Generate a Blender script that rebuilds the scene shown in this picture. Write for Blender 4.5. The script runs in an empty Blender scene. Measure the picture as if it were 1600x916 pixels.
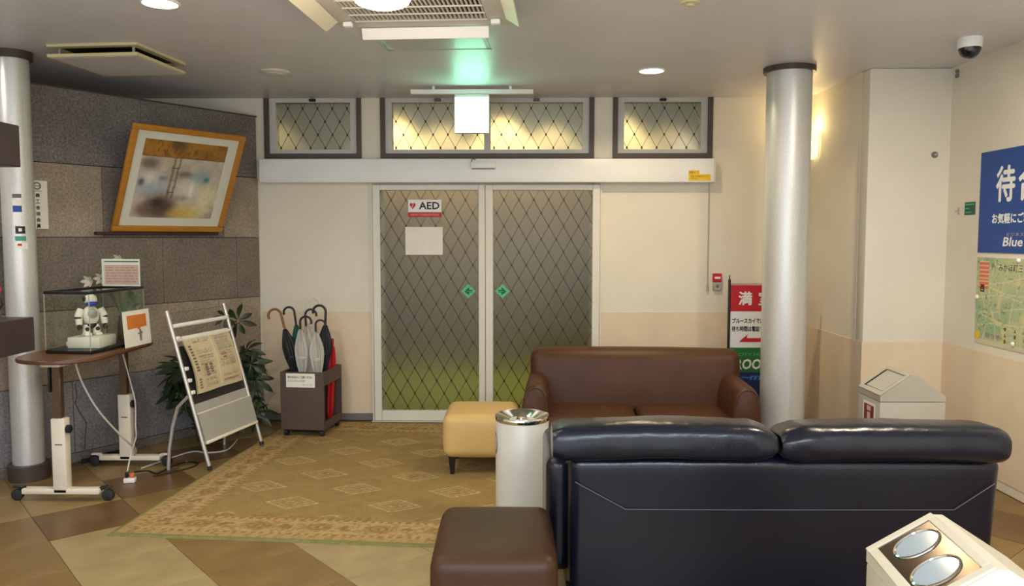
import bpy, bmesh, math, random
import numpy as np
from mathutils import Vector, Matrix, noise, Euler
random.seed(7)
SC = bpy.context.scene
COL = SC.collection
R = math.radians; PIx = math.pi

# ------------------------------------------------------------------ camera
cd = bpy.data.cameras.new('camera'); cam = bpy.data.objects.new('camera', cd); COL.objects.link(cam)
cam.location = (0, 0, 1.58)
cam.rotation_euler = (R(90 - 3.95), 0, R(0.69))
cd.sensor_width = 36; cd.lens = 36 * 1244 / 1600; cd.clip_start = .05; cd.clip_end = 60
SC.camera = cam

# ------------------------------------------------------------------ world, lights, exposure
W = bpy.data.worlds.new('world'); SC.world = W; W.use_nodes = True
W.node_tree.nodes['Background'].inputs[0].default_value = (.93, .95, 1, 1)
W.node_tree.nodes['Background'].inputs[1].default_value = 1.6
SC.view_settings.view_transform = 'Standard'; SC.view_settings.look = 'None'
SC.view_settings.exposure = 0.0; SC.view_settings.gamma = 1.0
SC.view_settings.use_curve_mapping = False
try:
    SC.cycles.use_denoising = True
    SC.cycles.max_bounces = 10; SC.cycles.transmission_bounces = 10; SC.cycles.transparent_max_bounces = 12
    SC.cycles.sample_clamp_indirect = 6; SC.cycles.caustics_reflective = False; SC.cycles.caustics_refractive = True
    SC.cycles.blur_glossy = .5
except Exception: pass

H = 2.762          # ceiling height
YB = 6.82          # back wall plane
XR = 3.0           # near right wall plane
WARM = (1, .86, .66); NEUT = (1, .95, .90); COOL = (.80, .91, 1)

def light(name, kind, loc, energy, color, size=.1, rot=(0, 0, 0), shape='DISK', size_y=None, spread=180):
    l = bpy.data.lights.new(name, kind); o = bpy.data.objects.new(name, l); COL.objects.link(o)
    o.location = loc; o.rotation_euler = rot; l.energy = energy; l.color = color
    if kind == 'AREA':
        l.shape = shape; l.size = size; l.spread = R(spread)
        if size_y: l.size_y = size_y
    elif kind in ('POINT', 'SPOT'): l.shadow_soft_size = size
    return o
# unseen ceiling lights: cool fill added behind the camera, downlights further in
light('unseen_overhead_light', 'AREA', (1.3, -.9, H - .03), 112, COOL, 1.2, shape='RECTANGLE', size_y=.6)
light('unseen_overhead_light', 'AREA', (-1.9, -.9, H - .03), 98, COOL, 1.2, shape='RECTANGLE', size_y=.6)
light('unseen_overhead_light', 'AREA', (-.3, -2.0, H - .03), 98, COOL, 1.2, shape='RECTANGLE', size_y=.6)
light('unseen_overhead_light', 'AREA', (2.05, 3.6, H - .03), 38, WARM, .16)
light('unseen_overhead_light', 'AREA', (-1.8, 2.6, H - .03), 12, WARM, .16)
light('unseen_overhead_light', 'AREA', (-3.75, 4.35, H - .03), 14, NEUT, .2)
# the camera's own small flash
light('camera_flash', 'AREA', (.05, -.02, 1.65), 11, COOL, .07, rot=(R(86), 0, 0))

# ------------------------------------------------------------------ colour + materials
def lin(c):
    return tuple(((v / 255) / 12.92 if v <= 10 else (((v / 255) + .055) / 1.055) ** 2.4) for v in c)

def mat(name, rgb, rough=.5, metal=0., var=.06, scale=6., bump=0., bscale=60., spec=.5, detail=4, rgb2=None, stretch=None,
        coat=0., trans=0., ior=1.45, emit=None, estr=0., alpha=1.):
    m = bpy.data.materials.new(name); m.use_nodes = True; nt = m.node_tree; N = nt.nodes; L = nt.links
    b = N['Principled BSDF']; c = lin(rgb)
    b.inputs['Roughness'].default_value = rough; b.inputs['Metallic'].default_value = metal
    b.inputs['Specular IOR Level'].default_value = spec; b.inputs['Coat Weight'].default_value = coat
    b.inputs['Transmission Weight'].default_value = trans; b.inputs['IOR'].default_value = ior
    b.inputs['Alpha'].default_value = alpha
    b.inputs['Base Color'].default_value = (*c, 1)
    tc = N.new('ShaderNodeTexCoord'); mp = N.new('ShaderNodeMapping'); L.new(tc.outputs['Object'], mp.inputs[0])
    if stretch: mp.inputs['Scale'].default_value = stretch
    if var > 0:
        nz = N.new('ShaderNodeTexNoise'); nz.inputs['Scale'].default_value = scale; nz.inputs['Detail'].default_value = detail
        L.new(mp.outputs[0], nz.inputs['Vector'])
        rp = N.new('ShaderNodeValToRGB'); rp.color_ramp.elements[0].position = .3; rp.color_ramp.elements[1].position = .7
        c2 = lin(rgb2) if rgb2 else None
        lo = c if c2 else tuple(v * (1 - var) for v in c); hi = c2 if c2 else tuple(min(1, v * (1 + var)) for v in c)
        rp.color_ramp.elements[0].color = (*lo, 1); rp.color_ramp.elements[1].color = (*hi, 1)
        L.new(nz.outputs[0], rp.inputs[0]); L.new(rp.outputs[0], b.inputs['Base Color'])
    if bump > 0:
        n2 = N.new('ShaderNodeTexNoise'); n2.inputs['Scale'].default_value = bscale; n2.inputs['Detail'].default_value = 3
        L.new(mp.outputs[0], n2.inputs['Vector'])
        bp = N.new('ShaderNodeBump'); bp.inputs['Strength'].default_value = bump; bp.inputs['Distance'].default_value = .01
        L.new(n2.outputs[0], bp.inputs['Height']); L.new(bp.outputs[0], b.inputs['Normal'])
    if emit:
        b.inputs['Emission Color'].default_value = (*emit, 1); b.inputs['Emission Strength'].default_value = estr
    return m

def attr_mat(name, rough=.6, grain=0., gscale=200, bump=0., spec=.5):
    m = bpy.data.materials.new(name); m.use_nodes = True; nt = m.node_tree; N = nt.nodes; L = nt.links
    b = N['Principled BSDF']; b.inputs['Roughness'].default_value = rough; b.inputs['Specular IOR Level'].default_value = spec
    a = N.new('ShaderNodeVertexColor'); a.layer_name = 'print'
    tc = N.new('ShaderNodeTexCoord'); nz = N.new('ShaderNodeTexNoise'); nz.inputs['Scale'].default_value = gscale; nz.inputs['Detail'].default_value = 3
    L.new(tc.outputs['Object'], nz.inputs['Vector'])
    mx = N.new('ShaderNodeMix'); mx.data_type = 'RGBA'; mx.blend_type = 'MULTIPLY'; mx.inputs[0].default_value = grain
    mr = N.new('ShaderNodeMapRange'); mr.inputs[1].default_value = .3; mr.inputs[2].default_value = .7; mr.inputs[3].default_value = .5; mr.inputs[4].default_value = 1.25
    L.new(nz.outputs[0], mr.inputs[0]); L.new(a.outputs[0], mx.inputs[6]); L.new(mr.outputs[0], mx.inputs[7]); L.new(mx.outputs[2], b.inputs['Base Color'])
    if bump:
        bp = N.new('ShaderNodeBump'); bp.inputs['Strength'].default_value = bump; bp.inputs['Distance'].default_value = .005
        L.new(nz.outputs[0], bp.inputs['Height']); L.new(bp.outputs[0], b.inputs['Normal'])
    return m

def stone_mat(name, a, b_, c):
    m = bpy.data.materials.new(name); m.use_nodes = True; nt = m.node_tree; N = nt.nodes; L = nt.links
    b = N['Principled BSDF']; b.inputs['Roughness'].default_value = .62
    tc = N.new('ShaderNodeTexCoord')
    n1 = N.new('ShaderNodeTexNoise'); n1.inputs['Scale'].default_value = 62; n1.inputs['Detail'].default_value = 5; n1.inputs['Roughness'].default_value = .75
    n2 = N.new('ShaderNodeTexNoise'); n2.inputs['Scale'].default_value = 3.5; n2.inputs['Detail'].default_value = 3
    L.new(tc.outputs['Object'], n1.inputs['Vector']); L.new(tc.outputs['Object'], n2.inputs['Vector'])
    r1 = N.new('ShaderNodeValToRGB'); e = r1.color_ramp.elements; e[0].position = .36; e[1].position = .66
    e[0].color = (*lin(a), 1); e[1].color = (*lin(c), 1); k = e.new(.5); k.color = (*lin(b_), 1)
    L.new(n1.outputs[0], r1.inputs[0])
    mr = N.new('ShaderNodeMapRange'); mr.inputs[1].default_value = .3; mr.inputs[2].default_value = .7; mr.inputs[3].default_value = .78; mr.inputs[4].default_value = 1.12
    L.new(n2.outputs[0], mr.inputs[0])
    mx = N.new('ShaderNodeMix'); mx.data_type = 'RGBA'; mx.blend_type = 'MULTIPLY'; mx.inputs[0].default_value = 1
    L.new(r1.outputs[0], mx.inputs[6]); L.new(mr.outputs[0], mx.inputs[7]); L.new(mx.outputs[2], b.inputs['Base Color'])
    bp = N.new('ShaderNodeBump'); bp.inputs['Strength'].default_value = .35; bp.inputs['Distance'].default_value = .004
    L.new(n1.outputs[0], bp.inputs['Height']); L.new(bp.outputs[0], b.inputs['Normal'])
    return m

def glass_mat(name, rgb, rough, ior=1.45, bump=.25):
    m = bpy.data.materials.new(name); m.use_nodes = True; nt = m.node_tree; N = nt.nodes; L = nt.links
    b = N['Principled BSDF']; b.inputs['Base Color'].default_value = (*lin(rgb), 1); b.inputs['Roughness'].default_value = rough
    b.inputs['Transmission Weight'].default_value = 1; b.inputs['IOR'].default_value = ior
    tc = N.new('ShaderNodeTexCoord'); nz = N.new('ShaderNodeTexNoise'); nz.inputs['Scale'].default_value = 140
    L.new(tc.outputs['Object'], nz.inputs['Vector'])
    if rough > .1:
        bp = N.new('ShaderNodeBump'); bp.inputs['Strength'].default_value = bump; bp.inputs['Distance'].default_value = .004
        L.new(nz.outputs[0], bp.inputs['Height']); L.new(bp.outputs[0], b.inputs['Normal'])
    return m

def thin_clear(name, rgb, mixf=.12, rough=.03, graze=.6):
    """thin clear sheet: mostly straight-through with a glossy skin"""
    m = bpy.data.materials.new(name); m.use_nodes = True; nt = m.node_tree; N = nt.nodes; L = nt.links
    out = N['Material Output']; N.remove(N['Principled BSDF'])
    t = N.new('ShaderNodeBsdfTransparent'); t.inputs[0].default_value = (*lin(rgb), 1)
    g = N.new('ShaderNodeBsdfGlossy'); g.inputs['Roughness'].default_value = rough
    f = N.new('ShaderNodeLayerWeight'); f.inputs[0].default_value = .5
    pw = N.new('ShaderNodeMath'); pw.operation = 'POWER'; pw.inputs[1].default_value = 4; L.new(f.outputs['Facing'], pw.inputs[0])
    ad = N.new('ShaderNodeMath'); ad.operation = 'MULTIPLY_ADD'; ad.inputs[1].default_value = graze; ad.inputs[2].default_value = mixf; L.new(pw.outputs[0], ad.inputs[0])
    ms = N.new('ShaderNodeMixShader'); L.new(ad.outputs[0], ms.inputs[0]); L.new(t.outputs[0], ms.inputs[1]); L.new(g.outputs[0], ms.inputs[2])
    L.new(ms.outputs[0], out.inputs[0]); return m

def emat(name, rgb, s):
    return mat(name, (255, 255, 255), .5, var=0, emit=rgb, estr=s)

M = {}
M['wall'] = mat('cream_wallpaper', (229, 222, 205), .75, var=.03, scale=3, bump=.12, bscale=260)
M['dado'] = mat('beige_wallpaper', (228, 209, 181), .75, var=.04, scale=4, bump=.12, bscale=260)
M['ceil'] = mat('grey_ceiling_paper', (214, 212, 216), .40, var=.03, scale=3, bump=.02, bscale=300, spec=.55)
M['white'] = mat('white_enamel', (242, 242, 240), .35, var=.02, scale=5)
M['alu'] = mat('white_aluminium', (224, 220, 206), .4, var=.02, scale=5)
M['sash'] = mat('grey_white_sash', (196, 196, 190), .4, var=.02, scale=5)
M['brown_trim'] = mat('brown_window_trim', (78, 66, 60), .45, var=.08, scale=12)
M['wire'] = mat('dark_wire', (62, 56, 44), .35, metal=.7, var=.1, scale=40)
M['column'] = mat('silver_hammered_paint', (212, 212, 208), .34, metal=.4, var=.08, scale=120, bump=.12, bscale=160)
M['ring'] = mat('dark_brown_ring', (74, 64, 58), .4, var=.08, scale=9)
M['stone_dark'] = stone_mat('dark_granite', (88, 83, 82), (118, 112, 109), (147, 139, 134))
M['stone_mid'] = stone_mat('brown_grey_granite', (96, 88, 79), (122, 112, 101), (146, 134, 120))
M['stone_tan'] = stone_mat('tan_granite', (128, 115, 101), (157, 142, 125), (180, 164, 145))
M['stone_blue'] = stone_mat('blue_grey_granite', (104, 100, 102), (132, 127, 127), (156, 150, 147))
M['mortar'] = mat('dark_joint', (70, 64, 60), .9, var=.1, scale=20)
M['rug'] = attr_mat('woven_rug', .95, .55, 170, bump=.5, spec=.1)
M['print'] = attr_mat('printed_paper', .6, .08, 60)
M['leather'] = mat('dark_leather', (17, 20, 34), .25, var=.12, scale=5, bump=.10, bscale=150, spec=.6)
M['brown_leather'] = mat('brown_leather', (78, 48, 30), .45, var=.10, scale=4, bump=.10, bscale=170, spec=.32)
M['puff_leather'] = mat('dark_brown_leather', (70, 46, 30), .45, var=.08, scale=4, bump=.10, bscale=170, spec=.32)
M['beige_leather'] = mat('beige_leather', (206, 172, 110), .5, var=.05, scale=4, bump=.12, bscale=170)
M['black_leg'] = mat('black_wood_leg', (24, 20, 18), .4, var=.1, scale=20)
M['thread'] = mat('grey_thread', (120, 118, 122), .6, var=.05)
M['chrome'] = mat('chrome', (225, 222, 215), .08, metal=1, var=0)
M['steel'] = mat('brushed_steel', (112, 98, 86), .19, metal=1, var=.05, scale=60, stretch=(1, 20, 1))
M['mirror'] = mat('mirror_lid', (186, 200, 208), .12, metal=.25, var=0)
M['bin'] = mat('bin_ivory', (218, 208, 184), .45, var=.03, scale=4)
M['bin_grey'] = mat('bin_grey', (176, 170, 156), .45, var=.03, scale=4)
M['can'] = mat('can_ivory', (208, 205, 194), .3, var=.02, scale=4)
M['dark'] = mat('near_black', (22, 20, 20), .5, var=.1, scale=10)
M['dark_brown'] = mat('dark_brown_laminate', (84, 70, 62), .5, var=.08, scale=8, stretch=(1, 1, 8))
M['cabinet'] = mat('plum_black_cabinet', (62, 50, 52), .45, var=.06, scale=8)
M['wood_top'] = mat('brown_wood_top', (120, 76, 48), .38, var=.0, scale=6)
M['wood_top'] = mat('walnut_top', (98, 64, 42), .38, var=.18, scale=7, stretch=(9, 1, 1))
M['gold'] = mat('gold_wood_frame', (184, 124, 44), .38, var=.12, scale=9, stretch=(1, 6, 6))
M['matboard'] = mat('white_matboard', (226, 222, 210), .8, var=.02)
M['ledge'] = mat('dark_ledge', (58, 36, 28), .5, var=.1, scale=9)
M['silver'] = mat('satin_silver_tube', (198, 194, 188), .3, metal=.6, var=.03, scale=20)
M['rack_panel'] = mat('grey_panel', (172, 170, 160), .5, var=.04, scale=6)
M['black_panel'] = mat('black_panel', (44, 42, 40), .6, var=.1, scale=9)
M['cream_metal'] = mat('cream_powdercoat', (226, 216, 198), .45, var=.03, scale=5)
M['brown_pole'] = mat('brown_pole', (96, 74, 58), .4, metal=.4, var=.15, scale=30)
M['caster'] = mat('grey_caster', (40, 39, 42), .5, var=.1, scale=20)
M['grey_plastic'] = mat('grey_plastic', (116, 112, 108), .5, var=.06, scale=9)
M['black_plastic'] = mat('black_plastic', (30, 28, 30), .35, var=.08, scale=9)
M['paper'] = mat('white_paper', (236, 232, 220), .8, var=.03, scale=12)
M['ink'] = mat('black_ink', (30, 28, 30), .7, var=0)
M['grey_ink'] = mat('grey_ink', (110, 106, 110), .7, var=0)
M['red'] = mat('red_print', (196, 32, 44), .55, var=.03)
M['green'] = mat('green_print', (38, 112, 52), .55, var=.03)
M['blue'] = mat('blue_print', (32, 74, 150), .55, var=.03)
M['navy_print'] = mat('navy_print', (26, 40, 96), .55, var=.03)
M['wprint'] = mat('white_print', (238, 238, 236), .6, var=0)
M['lgreen'] = mat('green_sticker', (90, 190, 130), .5, var=.02)
M['dgreen'] = mat('dark_green_sticker', (10, 92, 58), .5, var=.02)
M['teal'] = mat('teal_sticker', (70, 150, 128), .5, var=.02)
M['orange'] = mat('orange_print', (214, 122, 50), .6, var=.05)
M['pink'] = mat('pink_print', (214, 176, 170), .6, var=.04)
M['yellow'] = mat('yellow_sticker', (236, 192, 30), .5, var=.03)
M['yink'] = mat('brown_ink', (120, 84, 20), .6, var=0)
M['clear'] = thin_clear('clear_acrylic', (250, 253, 250), .03)
M['case_glass'] = thin_clear('clear_case_glass', (252, 254, 252), .015)
M['deflector'] = thin_clear('deflector_acrylic', (246, 250, 247), .0, .1, .06)
M['robot_w'] = mat('robot_white', (232, 226, 212), .3, var=.03)
M['robot_b'] = mat('robot_black', (40, 34, 40), .3, var=.03)
M['robot_blue'] = mat('robot_blue', (40, 70, 170), .2, var=.03)
M['leaf'] = mat('dark_green_leaf', (24, 38, 22), .4, var=.3, scale=14, rgb2=(46, 62, 32))
M['leaf2'] = mat('pale_green_leaf', (98, 112, 82), .5, var=.2, scale=14)
M['stem'] = mat('brown_stem', (84, 70, 50), .7, var=.2, scale=30)
M['petal'] = mat('white_petal', (216, 208, 190), .6, var=.06, scale=14)
M['pot'] = mat('brown_pot', (86, 62, 48), .5, var=.1, scale=9)
M['soil'] = mat('dark_soil', (46, 36, 28), .9, var=.3, scale=50)
M['u_black'] = mat('black_nylon', (26, 27, 32), .6, var=.1, scale=20)
M['u_green'] = mat('green_nylon', (16, 84, 70), .55, var=.1, scale=20)
M['u_navy'] = mat('navy_nylon', (30, 30, 42), .6, var=.1, scale=20)
M['u_red'] = mat('red_nylon', (196, 26, 36), .5, var=.1, scale=20)
M['u_clear'] = mat('clear_vinyl', (226, 222, 214), .25, var=.05, alpha=.42)
M['u_white'] = mat('white_plastic_handle', (226, 222, 216), .35, var=.02)
M['u_wood'] = mat('brown_cane', (128, 82, 44), .4, var=.2, scale=20)
M['cream_vent'] = mat('cream_vent', (214, 204, 160), .5, var=.03)
M['ac'] = mat('ac_panel', (206, 200, 190), .45, var=.02)
M['ac_slat'] = mat('ac_slat', (212, 206, 196), .45, var=.02)
M['flap'] = mat('cream_flap', (236, 228, 204), .45, var=.02)
M['flap_white'] = mat('white_flap', (250, 246, 240), .4, var=.01)
M['dome'] = mat('smoked_dome', (16, 18, 34), .08, var=0, coat=.5)
M['lamp_on'] = emat('lamp_diffuser_lit', (1, .93, .78), 6)
M['shade_on'] = emat('lit_glass_shade', (1, .90, .70), 3.2)
M['sconce_on'] = emat('lit_sconce_glass', (1, .76, .34), 1.5)
M['exit_face'] = emat('lit_exit_face', (.30, 1, .62), 11)
M['pane'] = glass_mat('frosted_wired_glass', (226, 230, 218), .26)
M['pane_t'] = glass_mat('frosted_transom_glass', (236, 238, 226), .16, bump=.06)
M['ext_wall'] = mat('olive_grey_render', (118, 103, 74), .9, var=.06, scale=2)
M['ext_floor'] = mat('green_outdoor_mat', (98, 110, 48), .95, var=.15, scale=3, bump=.3)
M['cord'] = mat('white_cord', (206, 200, 192), .5, var=.02)
TILE = {k: mat('vinyl_tile_' + k, c, .36, var=.2, scale=5, detail=8, rgb2=c2, bump=.02) for k, c, c2 in (
    ('light', (150, 130, 90), (168, 148, 106)), ('tan', (134, 111, 70), (150, 127, 84)),
    ('mid', (120, 94, 52), (138, 110, 66)), ('dark', (98, 72, 40), (114, 87, 52)))}

# ------------------------------------------------------------------ mesh builder
class MB:
    def __init__(s): s.v = []; s.f = []; s.mi = []; s.cur = 0
    def add(s, vs, fs, mtx=None):
        o = len(s.v)
        for p in vs:
            p = Vector(p)
            s.v.append(tuple(mtx @ p) if mtx is not None else tuple(p))
        for f in fs: s.f.append(tuple(i + o for i in f)); s.mi.append(s.cur)
        return s
    def box(s, x0, x1, y0, y1, z0, z1, bev=0., seg=2, mtx=None):
        if bev <= 0:
            vs = [(x, y, z) for x in (x0, x1) for y in (y0, y1) for z in (z0, z1)]
            return s.add(vs, [(0, 1, 3, 2), (4, 6, 7, 5), (0, 4, 5, 1), (2, 3, 7, 6), (0, 2, 6, 4), (1, 5, 7, 3)], mtx)
        bm = bmesh.new(); bmesh.ops.create_cube(bm, size=1)
        for v in bm.verts: v.co = Vector(((x0 + x1) / 2 + v.co.x * (x1 - x0), (y0 + y1) / 2 + v.co.y * (y1 - y0), (z0 + z1) / 2 + v.co.z * (z1 - z0)))
        bmesh.ops.bevel(bm, geom=bm.edges[:], offset=bev, segments=seg, profile=.5, affect='EDGES')
        return s.bm(bm, mtx)
    def bm(s, bm, mtx=None):
        bm.verts.index_update()
        s.add([v.co.copy() for v in bm.verts], [[v.index for v in f.verts] for f in bm.faces], mtx); bm.free(); return s
    def loft(s, rings, cap0=True, cap1=True, closed=True, mtx=None):
        n = len(rings[0]); vs = [p for r in rings for p in r]; fs = []
        for i in range(len(rings) - 1):
            for j in range(n if closed else n - 1):
                k = (j + 1) % n
                fs.append((i * n + j, i * n + k, (i + 1) * n + k, (i + 1) * n + j))
        if cap0: fs.append(tuple(range(n))[::-1])
        if cap1: fs.append(tuple((len(rings) - 1) * n + j for j in range(n)))
        return s.add(vs, fs, mtx)
    def lathe(s, prof, c=(0, 0, 0), n=32, cap0=True, cap1=True, mtx=None):
        return s.loft([[(c[0] + r * math.cos(2 * math.pi * j / n), c[1] + r * math.sin(2 * math.pi * j / n), c[2] + z) for j in range(n)] for r, z in prof], cap0, cap1, mtx=mtx)
    def tube(s, pts, r, n=8, mtx=None, caps=True):
        pts = [Vector(p) for p in pts]; rs = r if isinstance(r, (list, tuple)) else [r] * len(pts)
        rings = []; up = None
        for i, p in enumerate(pts):
            t = (pts[min(i + 1, len(pts) - 1)] - pts[max(i - 1, 0)]).normalized()
            if up is None: up = t.orthogonal().normalized()
            up = (up - t * up.dot(t)).normalized(); w = t.cross(up)
            rings.append([p + (up * math.cos(2 * math.pi * j / n) + w * math.sin(2 * math.pi * j / n)) * rs[i] for j in range(n)])
        return s.loft(rings, caps, caps, mtx=mtx)
    def prism(s, pts, y0, y1, mtx=None):
        """polygon in xz extruded along y"""
        n = len(pts)
        return s.add([(x, y0, z) for x, z in pts] + [(x, y1, z) for x, z in pts],
                     [tuple(range(n)), tuple(range(2 * n - 1, n - 1, -1))] + [(i, n + i, n + (i + 1) % n, (i + 1) % n) for i in range(n)], mtx)
    def prismz(s, pts, z0, z1, mtx=None):
        n = len(pts)
        return s.add([(x, y, z0) for x, y in pts] + [(x, y, z1) for x, y in pts],
                     [tuple(range(n))[::-1], tuple(range(n, 2 * n))] + [(i, (i + 1) % n, n + (i + 1) % n, n + i) for i in range(n)], mtx)
    def ell(s, c, r, n=16, m=10, mtx=None):
        rings = [[(c[0] + r[0] * math.sin(a) * math.cos(2 * math.pi * j / n), c[1] + r[1] * math.sin(a) * math.sin(2 * math.pi * j / n), c[2] - r[2] * math.cos(a)) for j in range(n)]
                 for a in [math.pi * (i + .02) / (m + .04) for i in range(m + 1)]]
        return s.loft(rings, mtx=mtx)
    def rbox(s, c, size, r, n=6, k=4, bulge=(0, 0, 0), wob=0., wscale=6., shape=None, mtx=None):
        """soft rounded block with bulging faces and a little unevenness"""
        h = [v / 2 for v in size]
        ax = []
        for a in range(3):
            hh = h[a]; rr = min(r, hh * .98)
            ax.append(list(np.linspace(-hh, -hh + rr, k + 1)) + list(np.linspace(-hh + rr, hh - rr, n + 2))[1:-1] + list(np.linspace(hh - rr, hh, k + 1)))
        idx = {}; vs = []; fs = []
        def vid(i, j, l):
            key = (i, j, l)
            if key in idx: return idx[key]
            p = Vector((ax[0][i], ax[1][j], ax[2][l])); q = Vector([max(-h[a] + min(r, h[a] * .98), min(h[a] - min(r, h[a] * .98), p[a])) for a in range(3)])
            d = p - q
            # cube-to-sphere mapping of the corner region
            if d.length > 1e-9:
                rr = max(abs(d.x), abs(d.y), abs(d.z)); p = q + d.normalized() * rr
            u = [p[a] / h[a] for a in range(3)]
            out = p.copy()
            for a in range(3):
                b, e = (a + 1) % 3, (a + 2) % 3
                if bulge[a]: out[a] += bulge[a] * (1 if u[a] > 0 else -1) * abs(u[a]) ** 2 * max(0, 1 - u[b] ** 2) * max(0, 1 - u[e] ** 2)
            if wob:
                out += noise.noise_vector(Vector(out) * wscale + Vector(c)) * wob
            if shape: out = shape(out)
            idx[key] = len(vs); vs.append((out.x + c[0], out.y + c[1], out.z + c[2])); return idx[key]
        A, B, D = len(ax[0]) - 1, len(ax[1]) - 1, len(ax[2]) - 1
        for l, fl in ((0, True), (D, False)):
            for i in range(A):
                for j in range(B):
                    q = [vid(i, j, l), vid(i + 1, j, l), vid(i + 1, j + 1, l), vid(i, j + 1, l)]; fs.append(q[::-1] if fl else q)
        for j, fl in ((0, False), (B, True)):
            for i in range(A):
                for l in range(D):
                    q = [vid(i, j, l), vid(i + 1, j, l), vid(i + 1, j, l + 1), vid(i, j, l + 1)]; fs.append(q[::-1] if fl else q)
        for i, fl in ((0, True), (A, False)):
            for j in range(B):
                for l in range(D):
                    q = [vid(i, j, l), vid(i, j + 1, l), vid(i, j + 1, l + 1), vid(i, j, l + 1)]; fs.append(q[::-1] if fl else q)
        return s.add(vs, fs, mtx)
    def mesh(s, name, mats, smooth=40):
        me = bpy.data.meshes.new(name); me.from_pydata(s.v, [], s.f)
        for m in (mats if isinstance(mats, (list, tuple)) else [mats]): me.materials.append(m)
        me.polygons.foreach_set('material_index', s.mi)
        bm = bmesh.new(); bm.from_mesh(me); bmesh.ops.recalc_face_normals(bm, faces=bm.faces[:]); bm.to_mesh(me); bm.free()
        if smooth:
            me.polygons.foreach_set('use_smooth', [True] * len(me.polygons)); me.set_sharp_from_angle(angle=R(smooth))
        me.update(); return me

def tag(o, label=None, cat=None, group=None, kind=None):
    if label: o['label'] = label
    if cat: o['category'] = cat
    if group: o['group'] = group
    if kind: o['kind'] = kind
    return o
def link(name, me, parent=None, loc=(0, 0, 0), rot=(0, 0, 0), **k):
    o = bpy.data.objects.new(name, me); COL.objects.link(o); o.location = loc; o.rotation_euler = rot
    if parent: o.parent = parent
    return tag(o, **k)
def obj(name, mb, m, parent=None, loc=(0, 0, 0), rot=(0, 0, 0), smooth=40, **k):
    return link(name, mb.mesh(name, m, smooth), parent, loc, rot, **k)
def thing(name, label, cat, loc=(0, 0, 0), rz=0., group=None, rot=None):
    o = bpy.data.objects.new(name, None); COL.objects.link(o); o.empty_display_size = .1
    o.location = loc; o.rotation_euler = rot if rot else (0, 0, rz)
    return tag(o, label, cat, group)
def struct(name, mb, m, parent=None, label=None, **k):
    return obj(name, mb, m, parent, kind=None if parent else 'structure', label=label, **k)
def copy_tree(o, parent=None):
    c = o.copy(); COL.objects.link(c)
    if parent: c.parent = parent
    for ch in list(o.children): copy_tree(ch, c)
    return c

def text_mesh(s, w, h, x, z, y=0., m=None, name='lettering', parent=None, bold=.0, shear=0., fit='both', align='c', fat=0., **k):
    """flat lettering in the local xz plane, front towards -y; fitted in a w x h box centred on x, z"""
    cu = bpy.data.curves.new('lettering', 'FONT'); cu.body = s; cu.size = 1; cu.offset = bold; cu.extrude = 0; cu.resolution_u = 2
    t = bpy.data.objects.new('lettering_source', cu); COL.objects.link(t)
    dg = bpy.context.evaluated_depsgraph_get(); me = bpy.data.meshes.new_from_object(t.evaluated_get(dg))
    bpy.data.objects.remove(t); bpy.data.curves.remove(cu)
    n = len(me.vertices)
    if n == 0: return None
    co = np.empty(n * 3); me.vertices.foreach_get('co', co); co = co.reshape(-1, 3)
    co[:, 0] += shear * co[:, 1]
    mn, mxx = co.min(0), co.max(0); sx = w / max(1e-6, mxx[0] - mn[0]); sz = h / max(1e-6, mxx[1] - mn[1])
    if fit == 'min': sx = sz = min(sx, sz)
    cx = (mn[0] + mxx[0]) / 2; cz = (mn[1] + mxx[1]) / 2
    out = np.zeros_like(co); out[:, 0] = (co[:, 0] - cx) * sx + x; out[:, 2] = (co[:, 1] - cz) * sz + z; out[:, 1] = y
    me.vertices.foreach_set('co', out.ravel())
    if fat:
        faces = [tuple(p.vertices) for p in me.polygons]; vv = []; ff = []
        for q, (dx, dz) in enumerate(((0, 0), (fat, 0), (-fat, 0), (0, fat), (0, -fat))):
            vv += [(p[0] + dx, p[1] - q * .00004, p[2] + dz) for p in out]; ff += [tuple(i + q * n for i in f) for f in faces]
        me = bpy.data.meshes.new(name); me.from_pydata(vv, [], ff)
    me.materials.clear(); me.materials.append(m); me.name = name; me.update()
    return link(name, me, parent, **k)

def grid_print(name, w, h, nx, nz, fn, m, parent=None, surf=None, thick=.0, y=0., **k):
    """a printed sheet: grid in local xz (x 0..w, z 0..h), colour fn(u,v)->array in sRGB 0..255"""
    us = np.linspace(0, 1, nx + 1); vs_ = np.linspace(0, 1, nz + 1); U, V = np.meshgrid(us, vs_)
    cols = fn(U, V).reshape(-1, 3) / 255.
    cl = np.where(cols <= .04045, cols / 12.92, ((np.clip(cols, 0, 1) + .055) / 1.055) ** 2.4)
    P = np.stack([U * w, np.full_like(U, y), V * h], -1) if surf is None else surf(U, V)
    n = (nx + 1) * (nz + 1); ii = np.arange(nx * nz); a = (ii // nx) * (nx + 1) + ii % nx
    F = np.stack([a, a + 1, a + nx + 2, a + nx + 1], -1)
    me = bpy.data.meshes.new(name); me.from_pydata(P.reshape(-1, 3).tolist(), [], F.tolist())
    ca = me.color_attributes.new('print', 'FLOAT_COLOR', 'POINT'); ca.data.foreach_set('color', np.concatenate([cl, np.ones((n, 1))], 1).ravel())
    me.polygons.foreach_set('use_smooth', [True] * len(me.polygons)); me.materials.append(m); me.update()
    return link(name, me, parent, **k)

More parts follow.
